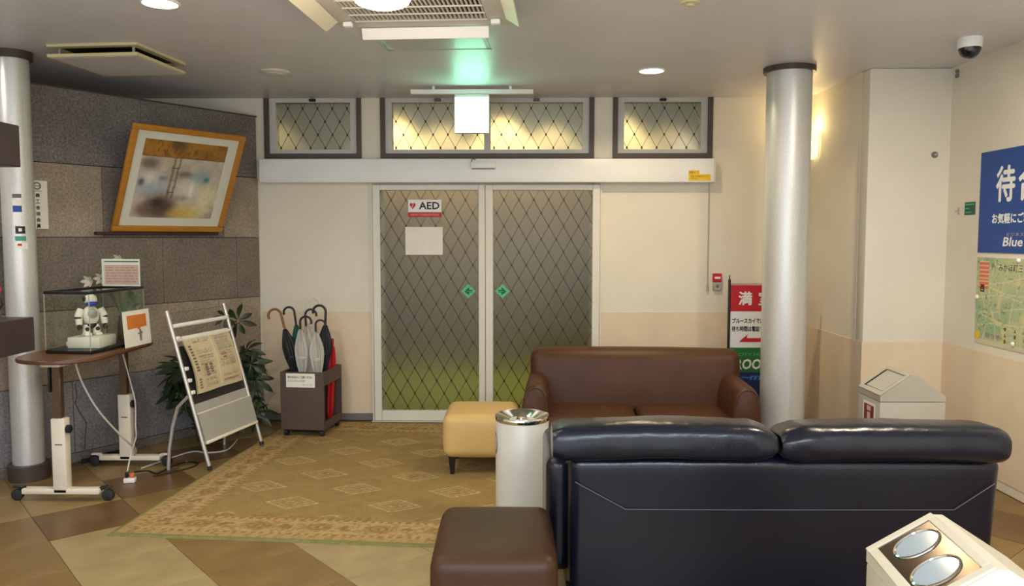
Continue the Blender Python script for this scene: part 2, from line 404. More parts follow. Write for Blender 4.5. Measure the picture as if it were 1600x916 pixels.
rng = np.random.default_rng(5)
def vnoise(U, V, sx, sy, seed=0):
    r = np.random.default_rng(seed); g = r.random((sy + 2, sx + 2))
    x = np.clip(U, 0, .9999) * sx; y = np.clip(V, 0, .9999) * sy; i = x.astype(int); j = y.astype(int); fx = x - i; fy = y - j
    fx = fx * fx * (3 - 2 * fx); fy = fy * fy * (3 - 2 * fy)
    return (g[j, i] * (1 - fx) + g[j, i + 1] * fx) * (1 - fy) + (g[j + 1, i] * (1 - fx) + g[j + 1, i + 1] * fx) * fy
def blend(c, col, a):
    a = np.clip(a, 0, 1)[..., None]; return c * (1 - a) + np.array(col, float) * a

# ================================================================== STRUCTURE
struct('ceiling', MB().box(-4.3, 3.15, -2.7, 7.0, H, H + .12), M['ceil'], smooth=0)
fl = struct('floor', MB().box(-4.3, 3.15, -2.7, 7.0, -.12, -.006), TILE['mid'], smooth=0)
struct('floor_bounce', MB().box(-4.3, 3.15, -2.7, 1.4, -.006, .0), mat('pale_bounce_floor', (206, 205, 204), .4, var=.03, scale=2), smooth=0)  # unseen pale slab added to bounce neutral light onto the ceiling
# vinyl tiles laid on the diagonal
e1 = Vector((.752, .659)); e2 = Vector((.659, -.752)); A0 = Vector((-2.468, 4.032)); TS = .478
tm = {}
def tile_mesh(k):
    g = .0012; b = .004; q = TS
    lo = [(g, g), (q - g, g), (q - g, q - g), (g, q - g)]; hi = [(g + b, g + b), (q - g - b, g + b), (q - g - b, q - g - b), (g + b, q - g - b)]
    f = lambda p, z: (e1.x * p[0] + e2.x * p[1], e1.y * p[0] + e2.y * p[1], z)
    return MB().loft([[f(p, -.006) for p in lo], [f(p, -.0012) for p in lo], [f(p, 0) for p in hi]]).mesh('tile', TILE[k], 0)
for k in TILE: tm[k] = tile_mesh(k)
fixed = {(0, 0): 'light', (-1, 0): 'mid', (-1, -1): 'mid', (1, 0): 'mid', (2, 0): 'light', (0, -1): 'dark', (1, -2): 'dark', (0, -2): 'tan', (1, -1): 'mid', (0, 1): 'light',
         (-1, 1): 'dark', (1, 1): 'tan', (-2, 0): 'tan', (2, 1): 'light', (3, 1): 'tan', (3, 0): 'mid', (0, -3): 'mid', (-1, -2): 'tan', (2, -3): 'dark', (1, -3): 'tan', (2, -2): 'tan', (3, -3): 'mid', (2, 2): 'tan', (3, 2): 'light', (-1, -3): 'tan'}
for i in range(-9, 13):
    for j in range(-9, 9):
        c = A0 + e1 * TS * (i + .5) + e2 * TS * (j + .5)
        if not (-4.0 < c.x < 2.8 and 2.2 < c.y < 6.6): continue
        p = A0 + e1 * TS * i + e2 * TS * j
        k = ({-1: 'mid', 0: 'light', 1: 'mid', 2: 'light', 3: 'light', -2: 'tan'}.get(i) if j >= 0 else None) or fixed.get((i, j)) or random.choice(['light', 'tan', 'mid', 'dark', 'tan'])
        link('tile', tm[k], fl, (p.x, p.y, 0))

# back wall with openings for the sliding doors and three transoms
w = MB()
w.box(-4.2, -2.19, YB, 6.95, 0, H); w.box(-2.19, -1.2, YB, 6.95, 0, 2.27); w.box(-1.36, -1.2, YB, 6.95, 2.27, H)
w.box(-1.2, .61, YB, 6.95, 2.0, 2.27); w.box(.61, .77, YB, 6.95, 2.27, H); w.box(.6, 1.61, YB, 6.95, 0, 2.27); w.box(1.61, 2.6, YB, 6.95, 0, H)
wb = struct('wall_back', w, M['wall'], smooth=0)
obj('dado_panel', MB().box(-2.235, -1.285, YB - .004, YB, .06, .947, .0015, 1), M['dado'], wb, label='beige lower wall panel beside the umbrella stand')
obj('dado_panel', MB().box(.662, 2.43, YB - .004, YB, .06, .947, .0015, 1), M['dado'], wb, label='beige lower wall panel behind the brown sofa')
struct('baseboard_back', MB().box(-2.235, -1.285, YB - .01, YB, 0, .06, .002, 1).box(.662, 2.43, YB - .01, YB, 0, .06, .002, 1), M['grey_plastic'], smooth=0)
# far right wall stretch, projecting pier, near right wall
XF = 2.43
wr = struct('wall_right_far', MB().box(XF, XF + .15, 5.80, 6.95, 0, H), M['wall'], smooth=0)
obj('dado_panel', MB().box(XF - .004, XF, 5.80, YB, .06, .84, .0015, 1), M['dado'], wr)
wp = struct('wall_right_pier', MB().box(XF, 3.15, 5.67, 5.80, 0, H, .012, 2), M['wall'])
obj('dado_panel', MB().box(XF - .004, XR, 5.666, 5.67, .06, .84, .0015, 1).box(XF - .004, XF, 5.67, 5.80, .06, .84), M['dado'], wp)
wn = struct('wall_right', MB().box(XR, 3.15, -2.7, 5.8, 0, H), M['wall'], smooth=0)
obj('dado_panel', MB().box(XR - .004, XR, -2.5, 5.67, .06, .84, .0015, 1), M['dado'], wn)
struct('wall_left', MB().box(-4.3, -4.18, -2.7, 7.0, 0, H), M['wall'], smooth=0)

# granite-clad partition
SRZ = math.atan2(.83, .558); SLOC = (-2.241, 6.82, 0)
sw = struct('wall_stone', MB().box(-3.3, -.01, .028, .13, .0, 2.575), M['mortar'], loc=SLOC, rot=(0, 0, SRZ), smooth=0)
rows = [(2.095, 2.60, 'stone_dark', [-2.45, -1.05, -.02]), (1.59, 2.085, 'stone_tan', [-2.3, -1.357, -.36]), (1.085, 1.58, 'stone_mid', [-1.85, -.906, -.24]),
        (.585, 1.075, 'stone_tan', [-2.2, -1.357, -.42]), (.075, .575, 'stone_blue', [-2.45, -1.615, -.75])]
for ri, (z0, z1, mm, js) in enumerate(rows):
    xs = [-3.3] + js + ([-.012] if js[-1] < -.1 else [])
    for a, b in zip(xs[:-1], xs[1:]):
        k = mm
        if mm == 'stone_tan' and ri == 1 and abs(a + 1.357) < .01: k = 'stone_mid'
        dy = random.uniform(-.002, .002)
        obj('stone_slab', MB().box(a + .0015, b - .0015, dy, .03, z0 - .003, z1 + .003, .002, 1), M[k], sw)
obj('plinth', MB().box(-3.3, -.03, -.004, .03, 0, .068, .003, 1), M['stone_mid'], sw)
obj('coping', MB().box(-3.3, -.012, -.004, .132, 2.6, 2.612, .002, 1), M['ring'], sw)
obj('crack', MB().tube([(-1.60, -.002, .56), (-1.59, -.002, .47), (-1.605, -.002, .42), (-1.57, -.002, .34), (-1.53, -.002, .27), (-1.545, -.002, .16), (-1.55, -.002, .08)], .0035, 5), M['mortar'], sw)

# steel columns
def column(name, x, y, r, label, ringr, ringz):
    c = struct(name, MB().lathe([(r, 0), (r, H)], (0, 0, 0), 48), M['column'], loc=(x, y, 0), label=label)
    obj('capital_ring', MB().lathe([(ringr - .004, H - ringz), (ringr, H - ringz + .004), (ringr, H)], n=48), M['ring'], c)
    obj('base_ring', MB().lathe([(ringr + .006, 0), (ringr + .006, .10), (ringr, .106)], n=48), M['ring'], c)
    return c
cR = column('column', 1.865, 5.66, .153, 'thick silver column beside the brown sofa and banner', .176, .036)
cL = column('column', -3.245, 5.12, .094, 'slim silver column with stickers beside the stone wall', .118, .05)
# stickers on the slim column (a small curved patch each)
def col_patch(nm, ang, wid, z0, z1, mm, label, extra=None):
    r = .0955; n = 6; a0 = R(ang) - wid / r / 2
    ring = [[(rr * math.cos(a0 + wid / r * i / n), rr * math.sin(a0 + wid / r * i / n), z) for i in range(n + 1)] for rr, z in ((r, z0), (r, z1))]
    return obj(nm, MB().loft(ring, False, False, closed=False), M[mm], cL, label=label)
CA = -57
col_patch('sticker', CA - 4, .05, 1.835, 1.86, 'grey_ink', 'small grey print at the top of the sticker strip')
col_patch('sticker', CA - 4, .05, 1.79, 1.822, 'paper', 'small white sticker under the grey print')
col_patch('sticker', CA - 4, .05, 1.745, 1.785, 'blue', 'small blue and white sticker')
col_patch('sticker', CA - 6, .04, 1.66, 1.742, 'wprint', 'tall white sticker below the blue one')
col_patch('sticker', CA + 3, .055, 1.608, 1.655, 'dark', 'round black sticker with white mark')
col_patch('sticker', CA + 3, .062, 1.562, 1.592, 'teal', 'small teal sticker')
col_patch('sticker', CA + 5, .072, 1.51, 1.55, 'paper', 'small cream sticker with red print, lowest of the strip')
rr = .0962
for a, b, z0, z1, mm in ((CA - 8, CA + 6, 1.53, 1.544, 'red'), (CA - 3, CA + 8, 1.622, 1.642, 'wprint')):
    ring = [[(rr * math.cos(R(a + (b - a) * i / 4)), rr * math.sin(R(a + (b - a) * i / 4)), z) for i in range(5)] for z in (z0, z1)]
    obj('sticker_print', MB().loft(ring, False, False, closed=False), M[mm], cL)

# ------------------------------------------------------------------ wired glass
def wires(mb, x0, x1, z0, z1, y, px=.1265, pz=.2215, ox=0., oz=0., rd=(.0034, .0026), knots=True):
    sl = pz / px
    for d in (0, 1):
        s = -sl if d == 0 else sl
        n0 = int((x1 - x0 + (z1 - z0) / sl) / px) + 4
        for k in range(-n0, n0):
            # line z = oz + s*(x - ox - k*px)
            ts = []
            xa, xb = x0, x1
            zl, zr = oz + s * (xa - ox - k * px), oz + s * (xb - ox - k * px)
            lo, hi = 0., 1.
            dz = zr - zl
            for bnd, sgn in ((z0, 1), (z1, -1)):
                f0, f1 = sgn * (zl - bnd), sgn * (zr - bnd)
                if f0 < 0 and f1 < 0: lo = 2; break
                if f0 < 0: lo = max(lo, f0 / (f0 - f1))
                elif f1 < 0: hi = min(hi, f0 / (f0 - f1))
            if lo >= hi - .01: continue
            p = Vector((xa + (xb - xa) * lo, y, zl + dz * lo)); q = Vector((xa + (xb - xa) * hi, y, zl + dz * hi))
            mb.tube([p, q], rd[d], 4)
    if knots:
        for i in range(-40, 41):
            for j in range(-40, 41):
                x = ox + i * px / 2; z = oz + j * pz / 2
                if (i + j) % 2 == 0 and x0 + .01 < x < x1 - .01 and z0 + .01 < z < z1 - .01:
                    mb.box(x - .007, x + .007, y - .004, y + .002, z - .010, z + .010)

def window(n, x0, x1, panes, label):
    z0 = 2.255
    w = struct('window_%d' % n, MB().box(x0, x0 + .04, YB - .02, YB + .06, z0, H).box(x1 - .04, x1, YB - .02, YB + .06, z0, H).box(x0 + .04, x1 - .04, YB - .02, YB + .06, z0, z0 + .04), M['brown_trim'], label=label, smooth=0)
    a, b = x0 + .04, x1 - .04; zs = z0 + .04
    fr = MB().box(a, a + .055, YB + .005, YB + .1, zs, H).box(b - .055, b, YB + .005, YB + .1, zs, H).box(a + .055, b - .055, YB + .005, YB + .1, zs, zs + .035).box(a + .055, b - .055, YB + .005, YB + .1, H - .035, H)
    s = obj('sash', fr, M['sash'], w, smooth=0)
    gx0, gx1, gz0, gz1 = a + .055, b - .055, zs + .035, H - .035
    pw = (gx1 - gx0) / panes
    for i in range(panes):
        u0, u1 = gx0 + pw * i + (.027 if i else 0), gx0 + pw * (i + 1) - (.027 if i < panes - 1 else 0)
        obj('pane', MB().box(u0, u1, YB + .05, YB + .056, gz0, gz1), M['pane_t'], w, smooth=0)
        mb = MB(); wires(mb, u0, u1, gz0, gz1, YB + .0475, ox=u0 + .03, oz=gz0 + .02, rd=(.0025, .0021))
        obj('wire_mesh', mb, M['wire'], w, smooth=0, kind='stuff')
        if i: obj('mullion', MB().box(u0 - .054, u0, YB + .02, YB + .09, gz0, gz1, .004, 1), M['sash'], w)
        xm = (u0 + u1) / 2
        obj('latch', MB().box(xm - .028, xm + .028, YB - .02, YB + .01, H - .03, H - .008, .005, 1).box(xm - .012, xm + .012, YB - .03, YB - .02, H - .024, H - .014), M['black_plastic'] if n != 2 else M['grey_plastic'], w)
    return w
window(1, -2.185, -1.36, 1, 'single frosted transom window beside the stone wall')
window(2, -1.198, .612, 2, 'wide frosted transom window of two panes above the sliding doors')
window(3, .771, 1.61, 1, 'single frosted transom window above the yellow sticker')

# sliding doors
def leaf(n, x0, x1, stx0, stx1, label):
    z1 = 2.03; y0, y1 = YB - .045, YB - .004
    ts, bs = .045, .095
    d = struct('door_%d' % n, MB().box(x0, x0 + stx0, y0, y1, .006, z1, .004, 1), M['alu'], label=label)
    obj('stile', MB().box(x1 - stx1, x1, y0, y1, .006, z1, .004, 1), M['alu'], d)
    obj('rail', MB().box(x0 + stx0, x1 - stx1, y0, y1, z1 - ts, z1, .003, 1), M['alu'], d)
    obj('rail', MB().box(x0 + stx0, x1 - stx1, y0, y1, .006, bs, .003, 1), M['alu'], d)
    gx0, gx1 = x0 + stx0, x1 - stx1
    obj('pane', MB().box(gx0, gx1, YB - .026, YB - .020, bs, z1 - ts), M['pane'], d, smooth=0)
    mb = MB(); wires(mb, gx0, gx1, bs, z1 - ts, YB - .0285, ox=gx0 + .03, oz=.02)
    obj('wire_mesh', mb, M['wire'], d, smooth=0, kind='stuff')
    return d
dl = leaf(1, -1.268, -.312, .065, .055, 'sliding door leaf of wired glass carrying the AED sign')
dr_ = leaf(2, -.308, .665, .065, .065, 'sliding door leaf of wired glass partly behind the brown sofa')
FY = YB - .0275
st = obj('defibrillator_sign', MB().box(-.964, -.681, FY - .008, FY, 1.80, 1.905), M['wprint'], dl, smooth=0, label='white sign reading AED with a red heart')
text_mesh('AED', .175, .062, -.785, 1.855, FY - .0086, M['ink'], parent=st, bold=.02)
hp = [(.016 * 1.6 * (math.sin(t) ** 3) - .925, 1.855 + .0019 * (13 * math.cos(t) - 5 * math.cos(2 * t) - 2 * math.cos(3 * t) - math.cos(4 * t))) for t in [2 * math.pi * i / 24 for i in range(24)]]
obj('heart', MB().prism(hp, FY - .0088, FY - .0078), M['red'], st, smooth=0)
text_mesh('/', .014, .03, -.925, 1.855, FY - .0092, M['wprint'], parent=st)
ab = obj('defibrillator_strip', MB().box(-.964, -.681, FY - .008, FY, 1.758, 1.797), M['red'], dl, smooth=0, label='pinkish red strip under the AED sign')
text_mesh('自動体外式除細動器設置施設', .24, .018, -.8225, 1.778, FY - .0086, M['pink'], parent=ab)
pn = obj('notice_paper', MB().box(-.99, -.672, FY - .0065, FY - .0045, 1.437, 1.674), M['paper'], dl, smooth=0, label='blank pale sheet taped below the AED sign')
def diamond(cx, sgn, parent, label):
    r = .062; z = 1.127
    d = obj('push_sticker', MB().prism([(cx - r, z), (cx, z - r), (cx + r, z), (cx, z + r)], FY - .007, FY - .004), M['lgreen'], parent, smooth=0, label=label)
    t = .036
    obj('arrow', MB().prism([(cx - sgn * t, z - .004), (cx + sgn * .008, z + t), (cx + sgn * .008, z + .012), (cx + sgn * t, z + .012), (cx + sgn * t, z + .002)], FY - .0078, FY - .0068).prism([(cx - sgn * t, z - .004), (cx + sgn * t, z - .004), (cx + sgn * t, z - .012), (cx + sgn * .008, z - .012), (cx + sgn * .008, z - t)], FY - .0078, FY - .0068), M['dgreen'], d, smooth=0)
diamond(-.455, 1, dl, 'green diamond arrow sticker at the meeting stile of this leaf')
diamond(-.164, -1, dr_, 'green diamond arrow sticker at the meeting stile of this leaf')
struct('trim_threshold', MB().box(-1.29, .69, YB - .07, YB + .13, -.005, .005, .002, 1), M['sash'], smooth=0)
struct('trim_jamb', MB().box(-1.285, -1.272, YB - .03, YB + .02, 0, 2.06).box(.668, .681, YB - .03, YB + .02, 0, 2.06), M['alu'], smooth=0)

# automatic door operator cover
oc = thing('operator_cover', 'long white automatic operator cover box above the sliding doors', 'door operator', (-.3, YB - .06, 2.06))
obj('cover', MB().box(-1.9, 1.905, -.06, .058, -.015, .18, .006, 2), M['white'], oc)
obj('end_cap', MB().box(1.905, 1.915, -.062, .058, -.017, .182, .003, 1), M['alu'], oc)
obj('sensor', MB().box(-.125, .085, -.085, -.058, .09, .155, .008, 2), M['white'], oc, label='small white motion sensor on the cover')
obj('sensor_slot', MB().box(-.115, .075, -.0875, -.084, .094, .102), M['grey_plastic'], oc)
obj('sensor_wire', MB().tube([(-.118, -.075, .155), (-.118, -.07, .174), (-.10, -.066, .178), (-.085, -.062, .17)], .004, 6), M['grey_plastic'], oc)
ys = obj('warning_sticker', MB().box(1.69, 1.872, -.0622, -.0602, -.002, .05).box(1.69, 1.78, -.0622, -.0602, .05, .082), M['yellow'], oc, smooth=0, label='yellow warning sticker at the cover end')
text_mesh('自動ドア', .075, .02, 1.735, .066, -.0628, M['yink'], parent=ys)
text_mesh('注意 手を触れないで\nください', .15, .036, 1.78, .024, -.0628, M['yink'], parent=ys)

# porch beyond the glass
struct('floor_porch', MB().box(-4.2, 3.2, 6.95, 9.7, -.1, .0), M['ext_floor'], smooth=0)
struct('wall_porch_lightened', MB().box(-4.2, 3.2, 9.6, 9.7, 2.35, 3.4), mat('lightened_porch_render', (206, 204, 190), .9, var=.04, scale=2), smooth=0)  # paler colour stands in for ceiling light reflected in the transom glass
struct('wall_porch', MB().box(-4.2, 3.2, 9.6, 9.7, 0, 2.35).box(-4.3, -4.2, 6.95, 9.7, 0, 3.4).box(3.2, 3.3, 6.95, 9.7, 0, 3.4), M['ext_wall'], smooth=0)
struct('ceiling_porch', MB().box(-4.3, 3.3, 6.95, 9.7, 3.4, 3.5), M['ext_wall'], smooth=0)
for x, y, e in ((-1.52, 9.30, 190), (-.24, 9.30, 190), (1.18, 9.30, 120), (-2.98, 9.28, 26), (-.95, 9.24, 80), (.35, 9.24, 80), (1.75, 9.24, 30)):     # porch downlights washing the far wall
    o = light('porch_downlight', 'SPOT', (x, y, 3.38), e, (1, .73, .33), .03); o.data.spot_size = R(80); o.data.spot_blend = .45
light('porch_fill', 'AREA', (-.3, 8.1, 3.36), 16, (1, .96, .88), 2.4, shape='RECTANGLE', size_y=1.2)

# ================================================================== RUG
def rug_colors(U, V):
    w, h = 3.4, 2.66; X = U * w; Y = V * h
    d = np.minimum(np.minimum(X, w - X), np.minimum(Y, h - Y))
    f = vnoise(U, V, 60, 48, 1); g = vnoise(U, V, 240, 190, 2)
    c = np.zeros(U.shape + (3,)) + np.array([160, 134, 84.]); c = blend(c, (136, 118, 76), f * .6); c = blend(c, (164, 138, 92), (g - .5) * 1.2)
    # diamond medallions on a staggered lattice
    inner = d > .36
    for ox, oy in ((0, 0), (.31, .29)):
        lx = (X - .80 + ox + 10 * .62) % .62 - .31; ly = (Y - .58 + oy + 10 * .58) % .58 - .29
        q = np.abs(lx) / .165 + np.abs(ly) / .115
        m = inner & (q < 1)
        c = np.where(m[..., None], blend(c, (164, 138, 92), .35 * np.ones_like(q)), c)
        for lo, hi, a in ((.88, 1.0, .85), (.55, .64, .6), (.18, .34, .6)):
            c = np.where((m & (q > lo) & (q < hi))[..., None], blend(c, (206, 180, 132), a * (.55 + .6 * g)), c)
        c = np.where((m & (q < .5) & (g > .6))[..., None], blend(c, (122, 92, 58), np.full_like(q, .45)), c)
    # borders
    def band(a, b): return ((d >= a) & (d < b))[..., None]
    s = np.where((np.minimum(X, w - X) < np.minimum(Y, h - Y)), Y, X)      # run along the border
    base = np.array([182, 155, 108.])
    main = np.zeros_like(c) + base
    main = blend(main, (150, 116, 74), (g > .62) * .6)
    t = ((s + .11) % .34) - .17; r = np.hypot(t / 1.25, d - .20)
    main = np.where((r < .062)[..., None], blend(main, (128, 96, 58), (.3 + .6 * (np.sin(r * 210) > 0)) * .75), main)
    t2 = ((s + .28) % .34) - .17; r2 = np.hypot(t2, d - .2)
    main = np.where((r2 < .042)[..., None], blend(main, (124, 106, 66), .65 * (g > .35)), main)
    vine = np.abs(d - .20 - .045 * np.sin(s * 2 * math.pi / .34)) < .009
    main = np.where(vine[..., None], blend(main, (150, 124, 80), np.full_like(d, .7)), main)
    c = np.where(band(.11, .29), main, c)
    for a, b in ((.085, .11), (.29, .315)):
        dots = ((s % .05) < .026)
        c = np.where(band(a, b), np.where(dots[..., None], np.array([146, 118, 76.]), base), c)
    out = np.zeros_like(c) + np.array([176, 148, 100.]); out = blend(out, (140, 114, 72), ((g > .55) & (((s % .09) < .05))) * .7)
    c = np.where(band(.025, .085), out, c)
    c = np.where(band(.315, .36), blend(np.zeros_like(c) + np.array([160, 134, 86.]), (124, 98, 60), (g > .6) * .5), c)
    c = np.where(band(0, .025), np.array([126, 124, 78.]) + (g[..., None] - .5) * 16, c)
    return np.clip(c, 0, 255)
RW, RH = 3.4, 2.66
def rug_surf(U, V):
    d = np.minimum(np.minimum(U * RW, RW - U * RW), np.minimum(V * RH, RH - V * RH))
    return np.stack([U * RW, V * RH, np.where(d < .004, .0005, .011)], -1)
rug = grid_print('rug', RW, RH, 300, 240, rug_colors, M['rug'], surf=rug_surf, loc=(-2.205, 4.105, 0), rot=(0, 0, R(-4.6)),
                 label='large tan rug with a floral border and diamond medallions on the tile floor', cat='rug')
RT = .0115

# ================================================================== SEATING
def stub_leg(mb, x, y, z0, z1, r0, r1, sq=True):
    mb.loft([[(x + sx * r, y + sy * r, z) for sx, sy in ((-1, -1), (1, -1), (1, 1), (-1, 1))] for r, z in ((r0, z0), (r1, z1))])
    return mb
# brown sofa facing the room
def brown_sofa():
    t = thing('sofa', 'brown leather two seat sofa with rounded arms backing onto the glass doors', 'sofa', (.83, 5.70, RT), R(-2.5))
    W2 = .82
    def shape_back(p):
        p.y += (p.z) * .16; return p
    obj('backrest', MB().rbox((.015, .33, .475), (1.58, .20, .50), .07, n=10, bulge=(0, .02, .012), shape=shape_back), M['brown_leather'], t)
    obj('seat_frame', MB().rbox((0, .0, .165), (1.50, .62, .15), .03, n=4), M['brown_leather'], t)
    for s in (-1, 1):
        obj('seat_cushion', MB().rbox((s * .34, -.03, .262), (.67, .58, .13), .045, n=8, bulge=(0, .01, .02)), M['brown_leather'], t)
        prof = []
        arm = MB(); n = 20
        rings = []
        for k, y in enumerate((-.31, -.302, -.28, .20, .36, .40)):
            sc = (.9, .96, 1, 1, .97, .9)[k]; ring = []
            for a in range(n):
                th = 2 * math.pi * a / n
                cx, cz = math.cos(th), math.sin(th)
                px = .098 * sc * math.copysign(abs(cx) ** .8, cx); pz = .0 + (.23 * sc * math.copysign(abs(cz) ** (.9 if cz > 0 else .45), cz))
                ring.append((s * (W2 - .10) + px, y, .33 + pz))
            rings.append(ring)
        arm.loft(rings); obj('armrest', arm, M['brown_leather'], t)
        pts = [(s * (W2 - .10) + .07 * math.cos(a), -.311, .47 + .07 * math.sin(a)) for a in [R(-10 + 200 * i / 12) for i in range(13)]]
        obj('arm_piping', MB().tube(pts, .006, 6), M['ring'], t)
    for sx in (-1, 1):
        for sy in (-.26, .34): obj('leg', stub_leg(MB(), sx * .70, sy, 0, .10, .022, .03), M['black_leg'], t)
    return t
brown_sofa()

# dark sofa, seen from behind
def dark_sofa():
    t = thing('sofa', 'near-black leather two seat sofa seen from behind with two bulging head rolls', 'sofa', (1.02, 3.2, RT))
    xl, xr = -.84, .945
    def back_shape(p):
        p.y += -.16 * (p.z - .03) * .62; return p
    obj('backrest', MB().rbox(((xl + xr) / 2 + .01, .12, .355), (xr - xl - .02, .17, .63), .045, n=14, bulge=(0, .006, .006), shape=back_shape, wob=.004, wscale=4), M['leather'], t)
    # head rolls
    for i, (a, b, zc) in enumerate(((-.895, .006, .737), (.020, .915, .735))):
        L_ = b - a; rings = []; n = 40; K = 56
        for k in range(K + 1):
            u = k / K; x = a + L_ * u
            inner = (1 - u) * L_ if i == 0 else u * L_; outer = u * L_ if i == 0 else (1 - u) * L_
            eo = .80 + .20 * min(1, outer / .05) ** .5; ei = .50 + .50 * min(1, inner / .09) ** .5
            end = min(eo, ei)
            sag = .016 * math.sin(math.pi * u) if i == 0 else .010 * math.sin(math.pi * u)
            pull = max(0, 1 - inner / .20) + .5 * max(0, 1 - outer / .15)
            ring = []
            for j in range(n):
                th = 2 * math.pi * j / n; cy, cz = math.cos(th), math.sin(th)
                ry, rz = .130 * (.6 + .4 * end), .078 * end
                py = ry * math.copysign(abs(cy) ** .62, cy); pz = rz * math.copysign(abs(cz) ** .70, cz)
                wr = .05 * math.sin(th * 6 + i * 2) * pull + .05 * noise.noise((x * 7, py * 9, pz * 9 + i * 7)) + .03 * noise.noise((x * 24, py * 20, pz * 20 + i * 7))
                ring.append((x, .035 + py * (1 + wr * .4), zc + pz * (1 + wr) + sag - .04 * py))
            rings.append(ring)
        obj('head_roll', MB().loft(rings), M['leather'], t)
    # stitched seam across the back
    yb = lambda z: .12 - .085 - .0992 * (z - .385) - .0095
    seam = [(xl + .04, yb(.57) , .57), (xl + .25, yb(.452), .452), (xl + .7, yb(.452), .452), (xl + 1.2, yb(.454), .454), (xr - .19, yb(.456), .456), (xr - .035, yb(.57), .57)]
    seam2 = []
    for p, q in zip(seam[:-1], seam[1:]):
        for k in range(8): seam2.append(tuple(np.array(p) + (np.array(q) - np.array(p)) * k / 8))
    seam2.append(seam[-1])
    obj('seam', MB().tube(seam2, .0014, 5), M['thread'], t)
    for s, x in ((-1, -.85), (1, .885)):
        obj('armrest', MB().rbox((x, .565, .34), (.12, .62, .52), .05, n=6, bulge=(.004, 0, .01)), M['leather'], t)
    obj('seat_frame', MB().rbox((.02, .50, .20), (1.60, .66, .22), .03, n=4), M['leather'], t)
    for s in (-1, 1): obj('seat_cushion', MB().rbox((.02 + s * .39, .54, .375), (.77, .60, .15), .05, n=8, bulge=(0, .01, .02)), M['leather'], t)
    for sx in (-.8, .84):
        for sy in (.1, .8): obj('leg', stub_leg(MB(), sx, sy, 0, .10, .022, .03), M['black_leg'], t)
    return t
dark_sofa()

def ottoman(label, loc, rz, w, d, h, m, legh, bul, r=.055):
    t = thing('ottoman', label, 'ottoman', loc, rz)
    def sh(p):
        k = (p.z / ((h - legh) / 2))
        if k < 0: p.x *= 1 - .03 * k * k; p.y *= 1 - .03 * k * k
        return p
    obj('seat', MB().rbox((0, 0, legh + (h - legh) / 2), (w, d, h - legh), r, n=10, k=5, bulge=(.006, .006, bul), shape=sh), m, t)
    for sx in (-1, 1):
        for sy in (-1, 1): obj('leg', stub_leg(MB(), sx * (w / 2 - .06), sy * (d / 2 - .06), 0, legh + .02, .013, .024), M['black_leg'], t)
    return t
ottoman('dark brown leather ottoman in front of the waste bin beside the dark sofa', (-.105, 3.11, 0), R(1), .47, .60, .42, M['puff_leather'], .09, .012)
ottoman('beige leather ottoman with dark tapered legs on the rug by the glass doors', (-.27, 5.40, RT), 0, .50, .50, .405, M['beige_leather'], .115, .010)

# waste bin with chrome ashtray top
t = thing('waste_bin', 'round ivory waste bin with a chrome funnel top between the two ottomans', 'waste bin', (.004, 4.30, RT))
obj('body', MB().lathe([(.139, 0), (.145, .004), (.1455, .02), (.1455, .575), (.142, .58)], n=48), M['can'], t)
obj('ashtray_rim', MB().lathe([(.1465, .578), (.149, .584), (.149, .600), (.146, .606), (.138, .604), (.03, .566), (.03, .56)], n=48), M['chrome'], t, label='shiny chrome ashtray rim and funnel')
cl = MB()
for a in (20, 110, 200, 290): cl.box(.03, .136, -.006, .006, .5675, .5705, mtx=Matrix.Rotation(R(a), 4, 'Z') @ Matrix.Translation((0, 0, 0)) @ Matrix.Rotation(R(-18), 4, 'Y') @ Matrix.Translation((0, 0, .0)) if False else Matrix.Rotation(R(a), 4, 'Z'))
obj('ash_hole_cover', MB().lathe([(.034, .566), (.034, .585), (.028, .592), (.0, .594)], n=24), M['chrome'], t)
for a in (-12, 192):
    hg = MB(); rr = .1468; n = 8
    ca = R(a)
    ringo = []
    pts = []
    for i in range(16):
        th = 2 * math.pi * i / 16; da = .032 * math.cos(th) / rr; pts.append((rr * math.cos(ca + da), rr * math.sin(ca + da), .455 + .062 * math.sin(th)))
    hg.add(pts, [tuple(range(16))])
    obj('hand_hole', hg, M['grey_plastic'], t, label='oval dark hand hole')

